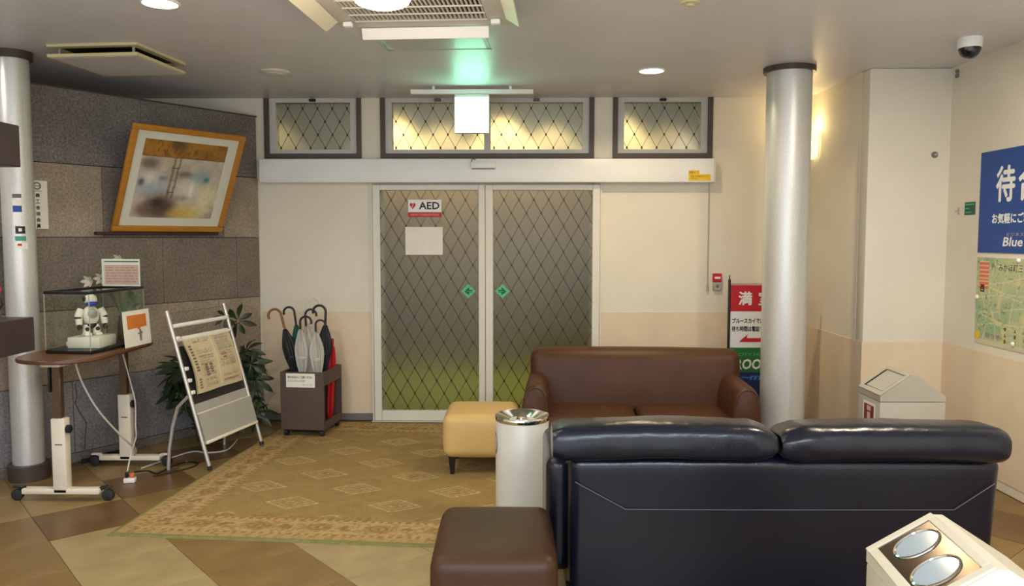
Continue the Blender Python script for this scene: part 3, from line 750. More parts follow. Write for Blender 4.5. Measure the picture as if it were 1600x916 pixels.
# gable topped recycling bins
def gable_bin(label, loc, rz, kind, hw=.19, dep=.37, zb=.662, za=.79):
    t = thing('recycling_bin', label, 'recycling bin', loc, rz)
    m = M['bin_grey'] if kind == 'slot' else M['bin']
    obj('body', MB().box(-hw, hw, 0, dep, .02, zb - .035, .006, 2), m, t)
    obj('foot_plinth', MB().box(-hw + .015, hw - .015, .015, dep - .015, 0, .022), M['grey_plastic'], t)
    # lid: gable prism with a framed opening on the slope facing -x
    cap = .014
    pr = [(-hw, zb - .032), (hw, zb - .032), (hw, zb), (cap, za), (-cap, za), (-hw, zb)]
    sl = Vector((hw - cap, 0, za - zb)); L_ = sl.length; ang = math.atan2(za - zb, hw - cap)
    obj('lid', MB().prism(pr, 0, dep), m, t, smooth=0)
    # slope frame: local u up the slope, v along depth, w normal
    mt = Matrix.Translation((-hw, 0, zb)) @ Matrix.Rotation(-ang, 4, 'Y')
    fr = MB(); e = .028
    fr.box(0, L_, 0, e, 0, .008, .002, 1, mtx=mt); fr.box(0, L_, dep - e, dep, 0, .008, .002, 1, mtx=mt); fr.box(0, e, e, dep - e, 0, .008, .002, 1, mtx=mt); fr.box(L_ - e * .8, L_, e, dep - e, 0, .008, .002, 1, mtx=mt)
    obj('lid_frame', fr, m, t)
    if kind == 'slot':
        obj('swing_flap', MB().box(e + .01, L_ - e - .004, e + .012, dep - e - .006, .001, .004, mtx=mt), M['rack_panel'], t, label='grey swing flap of the slot')
        obj('flap_gap', MB().box(e + .006, L_ - e - .002, dep - e - .02, dep - e, .001, .0055, mtx=mt), M['dark'], t)
        s = obj('sort_label', MB().box(-hw - .002, -hw + .001, .06, .22, .45, .60), M['wprint'], t, smooth=0, label='brown sorting pictogram label')
        obj('pictogram', MB().box(-hw - .003, -hw - .001, .075, .205, .465, .585), mat('brown_label', (120, 54, 36), .6, var=.03), s, smooth=0)
        ps = MB(); ps.box(-hw - .004, -hw - .002, .115, .165, .55, .578); ps.prism([(0, 0)] * 3, 0, 0) if False else None
        ps.box(-hw - .004, -hw - .002, .12, .16, .50, .54); ps.box(-hw - .004, -hw - .002, .095, .12, .475, .50)
        obj('pictogram_figure', ps, M['pink'], s, smooth=0)
    else:
        obj('steel_plate', MB().box(e, L_ - e * .8, e, dep - e, .001, .004, mtx=mt), M['steel'], t, label='steel plate with two oval drop holes')
        for i, v in enumerate((dep * .29, dep * .71)):
            o = MB(); n = 32; cu = L_ * .5 + (.012 if i else -.004)
            rim = [[(cu + (.060 + dr) * math.cos(2 * math.pi * k / n), v + (.055 + dr) * math.sin(2 * math.pi * k / n), w) for k in range(n)] for dr, w in ((.008, .004), (.007, .0075), (.002, .0085), (0, .0055))]
            o.loft(rim, False, False, mtx=mt); obj('hole_rim', o, M['chrome'], t)
            fl_ = MB(); ring = [(cu + .060 * math.cos(2 * math.pi * k / n), v + .055 * math.sin(2 * math.pi * k / n), .0050 + (.012 * (math.cos(2 * math.pi * k / n)) if False else 0)) for k in range(n)]
            fl_.add(ring, [tuple(range(n))], mt); obj('hole_flap', fl_, M['mirror'], t, label='mirror bright swing flap')
    return t
gable_bin('grey ivory gable topped recycling bin with a slot standing by the wall pier', (2.275, 4.60, 0), 0, 'slot', dep=.30, za=.787)
gable_bin('ivory gable topped recycling bin with two oval mirror flaps behind the dark sofa', (1.15, 1.862, 0), R(-6), 'holes', dep=.385, zb=.676)

# ================================================================== BED TABLE WITH SHOWCASE
TB = thing('overbed_table', 'rolling table with walnut rounded top on two ivory T legs beside the stone wall', 'table', (-2.795, 5.08, 0))
def rrect(hx, hy, r, n=8):
    pts = []
    for cx, cy, a0 in ((hx - r, hy - r, 0), (-hx + r, hy - r, 90), (-hx + r, -hy + r, 180), (hx - r, -hy + r, 270)):
        for i in range(n + 1): a = R(a0 + 90 * i / n); pts.append((cx + r * math.cos(a), cy + r * math.sin(a)))
    return pts
hx, hy = .255, .53
top = MB(); top.loft([[(x * s, y * s, z) for x, y in rrect(hx, hy, .24)] for s, z in ((.985, .842), (1, .847), (1, .862), (.992, .867))])
obj('table_top', top, M['wood_top'], TB)
obj('under_rail', MB().box(-.06, .06, -.44, .42, .815, .842, .004, 1), M['cream_metal'], TB)
for i, (lx, ly, zc) in enumerate(((.03, -.405, .505), (.06, .325, .505))):
    c = obj('leg', MB().box(lx - .042, lx + .042, ly - .03, ly + .03, .05, zc, .006, 2), M['cream_metal'], TB)
    obj('base_bar', MB().box(lx - .235 + .05 * i, lx + .235, ly - .03, ly + .03, .045, .078, .006, 2), M['cream_metal'], TB)
    obj('sliding_pole', MB().box(lx - .03, lx + .02, ly - .02, ly + .02, zc, .816, .004, 1), M['brown_pole'], TB, label='brown telescoping pole')
    obj('height_knob', MB().lathe([(.018, 0), (.026, .006), (.026, .022), (.018, .028)], n=16, mtx=Matrix.Translation((lx + .042, ly - .01, zc - .065)) @ Matrix.Rotation(R(90), 4, 'Y')), M['black_plastic'], TB)
    obj('leg_mark', MB().box(lx - .02, lx + .024, ly - .0312, ly - .029, zc - .16, zc - .152), M['grey_plastic'], TB)
    obj('lever', MB().box(lx - .06, lx - .045, ly - .012, ly + .012, .66, .83, .004, 1), M['black_plastic'], TB) if i == 0 else None
    for s in (-1, 1):
        cx = lx + s * .265 + (.05 if (i and s < 0) else 0)
        obj('caster_arm', MB().tube([(lx + s * .22 + (.05 if (i and s < 0) else 0), ly, .068), (cx, ly, .085)], .011, 6).box(cx - .035, cx + .035, ly - .014, ly + .014, .078, .09, .004, 1), M['cream_metal'] if i else M['caster'], TB)
        w_ = obj('caster', MB().lathe([(.018, -.016), (.034, -.013), (.036, 0), (.034, .013), (.018, .016)], n=18, mtx=Matrix.Translation((cx + s * .01, ly, .036)) @ Matrix.Rotation(R(90), 4, 'X')), M['caster'], TB)
TZ = .868
# glass showcase
CR = R(-7)
CX, CY = Vector((math.cos(CR), math.sin(CR))), Vector((-math.sin(CR), math.cos(CR)))
cfront = Vector((-2.643, 4.818)); cw, cdp, ch = .306, .57, .385
SCASE = thing('glass_showcase', 'clear glass showcase with a black frame on the rolling table', 'showcase', (cfront.x, cfront.y, TZ), CR)
obj('base', MB().box(-cw, 0, 0, cdp, 0, .02, .003, 1), M['black_plastic'], SCASE)
fr = MB(); e = .012
for a in ((-cw, 0, 0, e), (-cw, 0, cdp - e, cdp), (-cw, -cw + e, e, cdp - e), (-e, 0, e, cdp - e)): fr.box(*a, ch - .018, ch, .002, 1)
obj('top_frame', fr, M['black_plastic'], SCASE)
obj('lid_pane', MB().box(-cw + e, -e, e, cdp - e, ch - .012, ch - .008), M['case_glass'], SCASE, smooth=0)
for a in ((-cw + .002, -.002, .002, .005), (-cw + .002, -.002, cdp - .005, cdp - .002), (-cw + .002, -cw + .005, .005, cdp - .005), (-.005, -.002, .005, cdp - .005)):
    obj('glass_side', MB().box(*a, .02, ch - .018), M['case_glass'], SCASE, smooth=0)
for x in (-cw + .003, -.003):
    for y in (.003, cdp - .003): obj('glass_edge', MB().box(x - .002, x + .002, y - .002, y + .002, .02, ch - .018), M['rack_panel'], SCASE, smooth=0)
def in_case(x, y): p = cfront + CX * x + CY * y; return (p.x, p.y, TZ + .0205)
# leaflet box and robot inside
pb = in_case(-.13, .20)
bx = obj('display_box', MB().box(-.10, .10, -.11, .11, 0, .07, .006, 2).box(-.16, -.10, -.02, .08, 0, .03, .004, 1), M['robot_w'], loc=pb, rot=(0, 0, CR + R(8)), label='cream white box under the toy robot in the glass showcase', cat='box')
rb = thing('toy_robot', 'small white toy robot with black patches and blue visor inside the glass showcase', 'robot', (pb[0] - .01, pb[1] + .01, pb[2] + .0705), R(48))
rb.scale = (1.2, 1.2, 1.2)
def rpart(n, c, r, m, p, mtx=None, nn=16): return obj(n, MB().ell(c, r, nn, 10, mtx), M[m], p)
rt_ = rpart('torso', (0, 0, .105), (.042, .034, .055), 'robot_w', rb)
rpart('chest_plate', (0, -.022, .115), (.026, .018, .03), 'rack_panel', rt_)
rpart('hip', (0, 0, .055), (.03, .026, .02), 'robot_b', rb)
hd = rpart('head', (0, -.004, .190), (.034, .032, .030), 'robot_w', rb)
obj('visor', MB().ell((0, -.018, .170), (.030, .024, .016)), M['robot_blue'], hd, label='glossy blue visor')
for s in (-1, 1):
    rpart('ear_disc', (s * .032, -.004, .196), (.008, .016, .014), 'robot_b', hd)
    a = obj('arm', MB().tube([(s * .048, 0, .142), (s * .062, -.004, .11), (s * .064, -.014, .06)], [.018, .02, .016], 10), M['robot_w'], rb)
    rpart('elbow', (s * .064, -.006, .098), (.0185, .021, .012), 'robot_b', a)
    rpart('hand', (s * .064, -.018, .045), (.012, .012, .015), 'robot_b', a)
    l = obj('leg', MB().tube([(s * .022, 0, .055), (s * .026, -.006, .03), (s * .026, -.004, .008)], [.016, .018, .02], 10), M['robot_w'], rb)
    obj('foot', MB().rbox((s * .026, -.012, .008), (.036, .056, .016), .007, n=2, k=2), M['robot_w'], l)
    rpart('knee', (s * .026, -.018, .034), (.011, .01, .012), 'robot_b', l)
# card in front of the case
c0, c1 = Vector((-2.562, 5.08)), Vector((-2.528, 5.37)); cdv = c1 - c0; crz = math.atan2(cdv.y, cdv.x)
cd_ = thing('info_card', 'white card with an orange block leaning against the glass showcase', 'card', (c0.x, c0.y, TZ), rot=None, rz=crz)
cwid = cdv.length
LEAN = Matrix.Rotation(R(-4), 4, 'X')
obj('sheet', MB().box(0, cwid, -.003, 0, .0, .235, mtx=LEAN), M['paper'], cd_, smooth=0)
obj('orange_block', MB().prism([(.04, .115), (.14, .118), (.16, .105), (.19, .12), (cwid - .04, .122), (cwid - .04, .205), (.04, .205)], -.0042, -.003, mtx=LEAN), M['orange'], cd_, smooth=0)
fg = MB()
fg.ell((.175, -.004, .098), (.012, .001, .012), 10, 6, LEAN); fg.box(.163, .187, -.0042, -.003, .05, .088, mtx=LEAN); fg.box(.145, .163, -.0042, -.003, .075, .083, mtx=LEAN); fg.box(.187, .2, -.0042, -.003, .078, .09, mtx=LEAN); fg.box(.164, .173, -.0042, -.003, .03, .05, mtx=LEAN); fg.box(.177, .186, -.0042, -.003, .03, .05, mtx=LEAN)
obj('printed_figure', fg, M['grey_plastic'], cd_, smooth=0, label='small grey printed figure')
# pink notice standing on top of the case, at its far edge
q = cfront + CX * (-cw + .015) + CY * (cdp - .02)
nt_ = thing('notice_stand', 'clear stand holding a pink printed notice on top of the glass showcase', 'notice', (q.x, q.y, TZ + ch), CR)
obj('sheet', MB().box(.0, .28, -.002, .0, .0, .185), M['paper'], nt_, smooth=0)
obj('pink_print', MB().box(.02, .27, -.0028, -.002, .012, .145), M['pink'], nt_, smooth=0)
ln = MB()
for i in range(6):
    x = .03
    while x < .25:
        L2 = random.uniform(.02, .06); ln.box(x, min(.262, x + L2), -.0034, -.0028, .03 + i * .019, .0345 + i * .019); x += L2 + .01
obj('printed_lines', ln, mat('dull_red_ink', (176, 120, 116), .7, var=0), nt_, smooth=0)
obj('header_strip', MB().box(.02, .27, -.0028, -.002, .163, .172), M['grey_ink'], nt_, smooth=0)
obj('holder', MB().box(-.004, .284, -.008, -.005, .0, .19).box(-.004, .284, .003, .006, .0, .19).box(-.004, .284, -.008, .05, -.0, .003), M['clear'], nt_, smooth=0)

# artificial lily behind the case
fv = thing('flower_arrangement', 'white artificial flowers with drooping green leaves standing behind the glass showcase', 'flowers', (-2.80, 5.525, TZ))
obj('vase', MB().lathe([(.03, 0), (.036, .02), (.03, .12), (.02, .15), (.024, .17)], n=16), M['pot'], fv)
def leaf_strip(path, wid, n=8):
    mb = MB(); P_ = [Vector(p) for p in path]; L_ = []; 
    for i, p in enumerate(P_):
        tt = (P_[min(i + 1, len(P_) - 1)] - P_[max(0, i - 1)]).normalized(); sd = tt.cross(Vector((.3, -.9, .2))).normalized()
        w_ = wid * math.sin(math.pi * (.08 + .92 * i / (len(P_) - 1))) * .5 + .001
        L_.append([p - sd * w_, p + Vector((0, 0, -w_ * .2)), p + sd * w_, p + Vector((0, 0, -w_ * .2 - .002))])
    return mb.loft(L_)
def arc(a, b, lift, n=8):
    a = Vector(a); b = Vector(b); return [a + (b - a) * (i / n) + Vector((0, 0, lift * math.sin(math.pi * i / n))) for i in range(n + 1)]
obj('stem', MB().tube(arc((0, 0, .15), (-.03, 0, .50), .0), .005, 6).tube(arc((0, 0, .15), (-.13, -.01, .42), .04), .004, 6).tube(arc((0, 0, .15), (-.21, -.01, .40), .08), .004, 6), M['leaf2'], fv)
for a, b, l, w_ in (((0, 0, .17), (.16, -.02, .22), .10, .05), ((0, 0, .17), (.12, -.03, .10), .14, .045), ((0, 0, .2), (.10, -.02, .32), .06, .04), ((-.03, 0, .38), (-.16, -.02, .40), .05, .035), ((-.05, 0, .36), (-.1, -.03, .46), .02, .03)):
    obj('leaf', leaf_strip(arc(a, b, l), w_), M['leaf2'], fv)
def flower(c, r, tilt):
    f = MB()
    for k in range(6):
        a = 2 * math.pi * k / 6; d = Vector((math.cos(a), -.35, math.sin(a)))
        f.loft([[Vector(c) + d * r * u + Vector((0, -.5 * r * u * u, 0)) + sv for sv in (Vector((-math.sin(a), 0, math.cos(a))) * wv, Vector((0, .003, 0)), Vector((math.sin(a), 0, -math.cos(a))) * wv, Vector((0, -.003, 0)))]
                for u, wv in ((.05, .008), (.4, r * .32), (.75, r * .26), (1, .002))])
    return f
for c, r in (((-.03, 0, .52), .05), ((.0, -.01, .56), .042), ((-.13, -.01, .43), .042), ((-.215, -.01, .41), .045)): obj('flower', flower(c, r, 0), M['petal'], fv)

# cable, power strip
ps = thing('power_strip', 'short white multi socket with an orange plug lying on the floor', 'power strip', (-2.535, 5.03, 0), R(10))
obj('socket_body', MB().box(-.035, .035, -.022, .022, .001, .032, .005, 2), M['white'], ps)
obj('plug', MB().box(.002, .028, -.014, .012, .032, .062, .004, 1), M['orange'], ps, label='orange plug')
obj('plug', MB().box(-.026, -.008, -.012, .010, .032, .07, .004, 1), M['black_plastic'], ps, label='black plug')
def cable(label, pts, r, m, k=10):
    P_ = [Vector(p) for p in pts]; out = []
    for i in range(len(P_) - 1):
        p0, p1, p2, p3 = P_[max(0, i - 1)], P_[i], P_[i + 1], P_[min(len(P_) - 1, i + 2)]
        for j in range(k):
            u = j / k; out.append(.5 * ((2 * p1) + (p2 - p0) * u + (2 * p0 - 5 * p1 + 4 * p2 - p3) * u * u + (3 * p1 - p0 - 3 * p2 + p3) * u ** 3))
    out.append(P_[-1])
    return obj('power_cable', MB().tube(out, r, 6), m, label=label, cat='cable')
cable('white cord sagging from the table top down past the near leg to the floor', [(-2.70, 4.74, .838), (-2.70, 4.82, .68), (-2.66, 4.93, .48), (-2.60, 5.10, .27), (-2.60, 5.25, .16), (-2.655, 5.34, .092)], .006, M['cord'])
cable('white cord running from the power strip up the far table leg', [(-2.555, 5.04, .07), (-2.555, 5.10, .18), (-2.60, 5.26, .24), (-2.64, 5.34, .30), (-2.64, 5.345, .46), (-2.66, 5.33, .60), (-2.70, 5.30, .838)], .005, M['cord'])
cable('pale cord along the floor from behind the newspaper rack to the table', [(-2.60, 5.32, .008), (-2.50, 5.60, .008), (-2.42, 5.75, .008), (-2.30, 5.72, .008), (-2.19, 5.80, .008), (-2.22, 6.10, .008)], .006, M['cord'])
cable('black cord looped on the floor beside the rear foot of the newspaper rack', [(-2.52, 5.06, .06), (-2.46, 5.12, .05), (-2.44, 5.20, .008), (-2.42, 5.33, .006), (-2.37, 5.48, .006), (-2.27, 5.46, .006), (-2.28, 5.34, .006), (-2.44, 5.15, .006)], .005, M['black_plastic'])
cable('black cable coiled on the floor along the foot of the stone wall', [(-3.08, 5.44, .02), (-3.0, 5.50, .022), (-2.90, 5.62, .02), (-2.93, 5.69, .02), (-3.03, 5.58, .02), (-3.04, 5.50, .02), (-2.92, 5.56, .03), (-2.84, 5.70, .018)], .016, M['black_plastic'])

# ================================================================== STONE WALL FURNISHINGS
def wall_pt(t, off, z):      # along the stone wall, off = distance into the room
    return (SLOC[0] + .558 * t + .83 * off, SLOC[1] + .83 * t - .558 * off, z)
lg = obj('picture_ledge', MB().box(-.03, .96, -.045, -.001, 0, .022, .003, 1), M['ledge'], loc=wall_pt(-1.40, 0, 1.603), rot=(0, 0, SRZ), label='dark wooden picture ledge fixed to the stone wall', cat='ledge')
PT = thing('framed_painting', 'gold framed abstract watercolour tilting forward from its ledge on the stone wall', 'painting', wall_pt(-1.325, .022, 1.639), rot=(R(24.6), 0, SRZ))
pw_, ph_ = .915, .815
fw_ = .042
fr = MB()
def frame_piece(a, b): pass
def rail(x0, x1, z0, z1): return MB().box(x0, x1, -.03, .0, z0, z1, .006, 2)
obj('frame_rail', rail(0, pw_, 0, fw_), M['gold'], PT); obj('frame_rail', rail(0, pw_, ph_ - fw_, ph_), M['gold'], PT)
obj('frame_stile', rail(0, fw_, fw_, ph_ - fw_), M['gold'], PT); obj('frame_stile', rail(pw_ - fw_, pw_, fw_, ph_ - fw_), M['gold'], PT)
obj('backing_board', MB().box(.01, pw_ - .01, -.004, .004, .01, ph_ - .01), M['ledge'], PT, smooth=0)
obj('matboard', MB().box(fw_, pw_ - fw_, -.010, -.004, fw_, ph_ - fw_), M['matboard'], PT, smooth=0)
def art(U, V):
    n1 = vnoise(U, V, 5, 4, 11); n2 = vnoise(U, V, 11, 9, 12); n3 = vnoise(U, V, 40, 30, 13)
    c = np.zeros(U.shape + (3,)) + np.array([206, 192, 176.]); c = blend(c, (156, 140, 130), n1 * .8); c = blend(c, (216, 206, 190), (n2 - .45) * 1.6)
    def spot(c, col, x, y, rx, ry, k=1.): return blend(c, col, np.exp(-(((U - x) / rx) ** 2 + ((V - y) / ry) ** 2) ** 1.5) * k)
    c = spot(c, (176, 184, 196), .20, .42, .24, .16, .9); c = spot(c, (222, 216, 208), .14, .52, .10, .08, .9); c = spot(c, (112, 96, 92), .10, .70, .10, .07, .8); c = spot(c, (96, 84, 88), .05, .46, .035, .05, .8)
    c = spot(c, (84, 64, 58), .34, .14, .19, .16, .95); c = spot(c, (118, 92, 82), .16, .10, .12, .10, .8); c = spot(c, (60, 48, 48), .28, .20, .08, .05, .8)
    c = spot(c, (222, 188, 104), .66, .08, .20, .11, .9); c = spot(c, (206, 160, 76), .52, .06, .10, .06, .7); c = spot(c, (236, 226, 184), .86, .30, .14, .22, .85)
    c = spot(c, (224, 212, 202), .62, .36, .13, .19, 1); c = spot(c, (246, 240, 234), .66, .42, .03, .14, .8); c = spot(c, (150, 128, 118), .56, .27, .10, .04, .6)
    c = spot(c, (112, 92, 84), .56, .58, .09, .045, .85); c = spot(c, (176, 156, 144), .57, .56, .05, .02, .7)
    c = spot(c, (146, 170, 178), .74, .56, .14, .09, .8); c = spot(c, (64, 142, 146), .82, .53, .035, .035, .95); c = spot(c, (120, 130, 156), .29, .52, .05, .03, .8)
    for x, w_ in ((.385, .014), (.445, .012)):
        c = blend(c, (128, 102, 80), (np.abs(U - x - .03 * (V - .5)) < w_) * (V > .26) * .7)
    for y in (.34, .50, .66): c = blend(c, (96, 74, 62), (np.abs(V - y) < .008) * (np.abs(U - .415) < .045) * .7)
    c = blend(c, (214, 196, 168), np.exp(-(((U - .28) / .05) ** 2 + ((V - .68) / .10) ** 2)) * .7)
    top = V > .80
    g = np.zeros_like(c) + np.array([176, 122, 48.]); g = blend(g, (128, 86, 40), (n2 - .35) * 1.2); g = blend(g, (88, 70, 56), np.exp(-(((U - .40) / .10) ** 2 + ((V - .97) / .07) ** 2)) * .8)
    g = blend(g, (92, 62, 34), (n3 > .74) * .5)
    c = np.where(top[..., None], g, c)
    c = np.where(((V > .785) & (V < .80))[..., None], np.array([120, 84, 46.]), c)
    return np.clip(c + (n3[..., None] - .5) * 14, 0, 255)
aw, ah = .675, .605
grid_print('artwork', aw, ah, 130, 116, art, M['print'], parent=PT, y=-.0112, loc=((pw_ - aw) / 2 - .006, 0, .108), label='blurry watercolour in greys with a golden brown top band')
# glass of the picture is omitted from no side: a thin clear sheet
obj('glazing', MB().add([(fw_, -.0135, fw_), (pw_ - fw_, -.0135, fw_), (pw_ - fw_, -.0135, ph_ - fw_), (fw_, -.0135, ph_ - fw_)], [(0, 1, 2, 3)]), M['case_glass'], PT, smooth=0)

vs_ = thing('wall_plaque', 'narrow white vertical plaque of dark characters on the stone wall beside the slim column', 'sign', wall_pt(-1.85, .001, 1.64), rz=SRZ)
obj('plate', MB().box(0, .115, -.006, 0, 0, .325, .002, 1), M['paper'], vs_)
rg = MB(); rg.lathe([(.026, 0), (.026, .001), (.017, .001), (.017, 0)], n=24, cap0=False, cap1=False, mtx=Matrix.Translation((.048, -.0062, .288)) @ Matrix.Rotation(R(90), 4, 'X'))
obj('emblem', rg, M['grey_ink'], vs_, smooth=0)
obj('emblem_bar', MB().box(.03, .066, -.0072, -.006, .285, .291), M['grey_ink'], vs_, smooth=0)
obj('rule', MB().box(.012, .078, -.0068, -.006, .252, .255), M['ink'], vs_, smooth=0)
for i, chx in enumerate('商工会議会員'): text_mesh(chx, .025, .025, .050, .226 - i * .041, -.0066, M['grey_ink'] if i in (1, 3) else M['ink'], parent=vs_, fat=.0012)

# ------------------------------------------------------------------ newspaper rack
NRZ = math.atan2(.979, .203)        # local x along the rack width, local -y is the face side
RK = thing('newspaper_rack', 'silver floor rack leaning back with a hung newspaper, beside the rolling table', 'newspaper rack', (-2.086, 5.234, .0), NRZ)
RWD = .671; LB = .304; RHH = 1.09
def rk(x, z, off=0.):   # point on the leaning face; off = out towards the viewer
    a = math.atan2(LB, RHH); return (x, LB * z / RHH - off * math.cos(a), z - 0 * off - off * math.sin(a) * 0)
# local +y must lean back (away from the room): check by construction
for x in (0, RWD): obj('post', MB().tube([rk(x, .026), rk(x, RHH)], .0135, 10), M['silver'], RK)
obj('foot_cap', MB().tube([rk(0, .022), rk(0, .05)], .016, 8), M['black_plastic'], RK); obj('foot_cap', MB().tube([rk(RWD, .022), rk(RWD, .05)], .016, 8), M['black_plastic'], RK)
obj('top_wire', MB().tube([rk(.0, RHH - .02), rk(RWD, RHH - .02)], .003, 6), M['grey_plastic'], RK)
obj('hanging_bar', MB().tube([rk(.01, .985), rk(RWD - .01, .985)], .015, 10), M['flap_white'], RK)
for i, z in enumerate((.905, .70, .62, .54)): obj('side_clip', MB().box(-.012, .024, -.02, .004, -.012, .012, .003, 1, mtx=Matrix.Translation(rk(.02, z))), M['flap_white'], RK)
obj('hanging_bar', MB().tube([rk(.01, .89), rk(RWD - .01, .89)], .013, 10), M['flap_white'], RK)
LM = Matrix.Rotation(math.atan2(LB, RHH) * -1, 4, 'X')
obj('black_back', MB().box(.02, RWD - .02, .006, .012, .47, .88, mtx=LM), M['black_panel'], RK)
obj('tray_back', MB().box(.014, RWD - .014, .0, .006, .20, .475, mtx=LM), M['rack_panel'], RK)
obj('tray_lip', MB().box(.014, RWD - .014, -.03, .0, .195, .215, .004, 1, mtx=LM).box(.014, RWD - .014, -.004, .004, .40, .412, .002, 1, mtx=LM), M['flap'], RK)
obj('lower_tray', MB().box(.014, RWD - .014, -.016, -.010, .20, .405, mtx=LM), M['rack_panel'], RK)
for x in (.0, RWD):
    pts = [rk(x, .52, -.01), (x, .24, .44), (x, .285, .30), (x, .315, .14), (x, .325, .004)]
    obj('rear_leg', MB().tube(pts, .012, 8), M['silver'], RK)
# newspaper folded over the lower bar
def news(U, V):
    n = vnoise(U, V, 60, 80, 31); n2 = vnoise(U, V, 6, 8, 32)
    c = np.zeros(U.shape + (3,)) + np.array([214, 198, 164.]); c = blend(c, (196, 178, 140), n2 * .5)
    r = np.random.default_rng(3)
    # columns of text
    def block(x0, x1, y0, y1, col, a, fine=True):
        nonlocal c
        m = (U > x0) & (U < x1) & (V > y0) & (V < y1)
        if fine: m = m & (n > .42) & ((V * 70) % 1 < .62)
        c = np.where(m[..., None], blend(c, col, np.full_like(U, a)), c)
    for y in np.arange(.06, .9, .105):
        for x0, x1 in ((.17, .50), (.58, .95)):
            if r.random() < .8: block(x0 + .02 * r.random(), x1 - .05 * r.random(), y, y + .085, (128, 112, 92), .55)
    for y0, y1 in ((.78, .9), (.62, .76), (.42, .6), (.08, .2)): block(.06, .14, y0, y1, (70, 62, 56), .75, False) if False else None
    for k in range(9): block(.05, .11, .40 + k * .055, .435 + k * .055, (84, 74, 66), .8, False)
    for k in range(4): block(.05, .10, .08 + k * .05, .115 + k * .05, (110, 96, 84), .8, False)
    for k in range(5): block(.24, .31, .28 + k * .045, .315 + k * .045, (92, 80, 70), .8, False); 
    for k in range(4): block(.35, .41, .32 + k * .045, .35 + k * .045, (92, 80, 70), .8, False)
    block(.17, .50, .90, .955, (120, 108, 92), .6); block(.18, .48, .80, .803, (110, 96, 80), .7, False); block(.18, .48, .64, .643, (110, 96, 80), .7, False)
    block(.52, .54, .02, .98, (232, 218, 188), .8, False)
    block(.60, .78, .70, .86, (168, 166, 150), .6, False); block(.64, .74, .58, .64, (180, 110, 84), .7, False); block(.66, .72, .53, .56, (140, 60, 50), .8, False); block(.78, .9, .38, .5, (160, 152, 128), .6, False); block(.60, .9, .10, .14, (150, 108, 80), .6, False)
    return np.clip(c, 0, 255)
NWd = .565; NHt = .385
NWS = thing('newspaper', 'folded newspaper with vertical headlines hanging on the silver floor rack', 'newspaper', (-2.086, 5.234, .0), NRZ)
def news_surf(U, V):
    x = .05 + U * NWd + .02 * (1 - V) - .012 * (1 - V) * U; s = V * NHt
    bulge = .018 + .022 * np.sin(np.pi * np.clip(1 - V, 0, 1)) + .006 * np.sin(U * 9 + V * 3)
    z0 = .522 + s * .963; y = LB * z0 / RHH - bulge
    curl = np.where(V > .97, .012, 0)
    return np.stack([x, y + curl, z0 + .0 * U], -1)
grid_print('front_page', 1, 1, 110, 120, news, M['print'], parent=NWS, surf=news_surf)
def news_back(U, V):
    p = news_surf(U, V); p[..., 1] += .007 + .004 * (1 - V); p[..., 2] -= .004; return p
grid_print('inner_page', 1, 1, 20, 20, lambda U, V: np.zeros(U.shape + (3,)) + np.array([200, 186, 152.]), M['print'], parent=NWS, surf=news_back)
obj('fold', MB().tube([(.055, LB * .89 / RHH, .89), (.05 + NWd, LB * .89 / RHH, .89)], .021, 12, caps=False), M['paper'], NWS)

# ------------------------------------------------------------------ potted plant behind the rack
PL = thing('potted_plant', 'dark green umbrella plant with drooping leaves behind the newspaper rack', 'plant', (-2.44, 6.12, 0))
obj('pot', MB().lathe([(.085, 0), (.10, .01), (.125, .20), (.13, .22), (.118, .22), (.112, .19)], n=24), M['pot'], PL)
obj('soil', MB().lathe([(.0, .195), (.112, .195)], n=24, cap0=False, cap1=False), M['soil'], PL)
stems = [[(0, 0, .19), (.02, .0, .5), (.12, .04, .82), (.19, .08, .93)], [(0, 0, .19), (-.04, -.04, .42), (-.08, -.20, .62), (-.11, -.27, .58)], [(.02, 0, .19), (.10, .03, .45), (.24, .08, .66), (.33, .10, .55)], [(.02, 0, .19), (.14, .02, .36), (.30, .06, .46), (.40, .10, .40)]]
for s in stems: obj('stem', MB().tube(s, [.012, .010, .007, .004], 6), M['stem'], PL)
def palmate(seed):
    r = random.Random(seed); mb = MB(); n = 7
    for k in range(n):
        a = R(-150 + 300 * k / (n - 1)) + r.uniform(-.1, .1); d = Vector((math.sin(a), math.cos(a), 0)); s_ = Vector((d.y, -d.x, 0))
        L_ = r.uniform(.095, .135); dr = r.uniform(.25, .7); rows_ = []
        for u, wv in ((0.1, .004), (.25, .006), (.45, .017), (.7, .020), (.88, .012), (1, .001)):
            p = d * L_ * u + Vector((0, 0, -dr * L_ * u * u)); rows_.append([p - s_ * wv + Vector((0, 0, wv * .3)), p + Vector((0, 0, -.001)), p + s_ * wv + Vector((0, 0, wv * .3)), p + Vector((0, 0, -.0035))])
        mb.loft(rows_)
    return mb.mesh('leaf', M['leaf'])
LMs = [palmate(i) for i in range(5)]
rl = random.Random(21)
def leaves(center, spread, n, droop=.9, sc=(1.0, 1.5)):
    for _ in range(n):
        p = Vector(center) + Vector([rl.uniform(-1, 1) * s for s in spread]); o = link('leaf', rl.choice(LMs), PL, p, (R(rl.uniform(15, 75) * droop), R(rl.uniform(-35, 35)), R(rl.uniform(-70, 70))))
        k = rl.uniform(*sc); o.scale = (k, k, k)
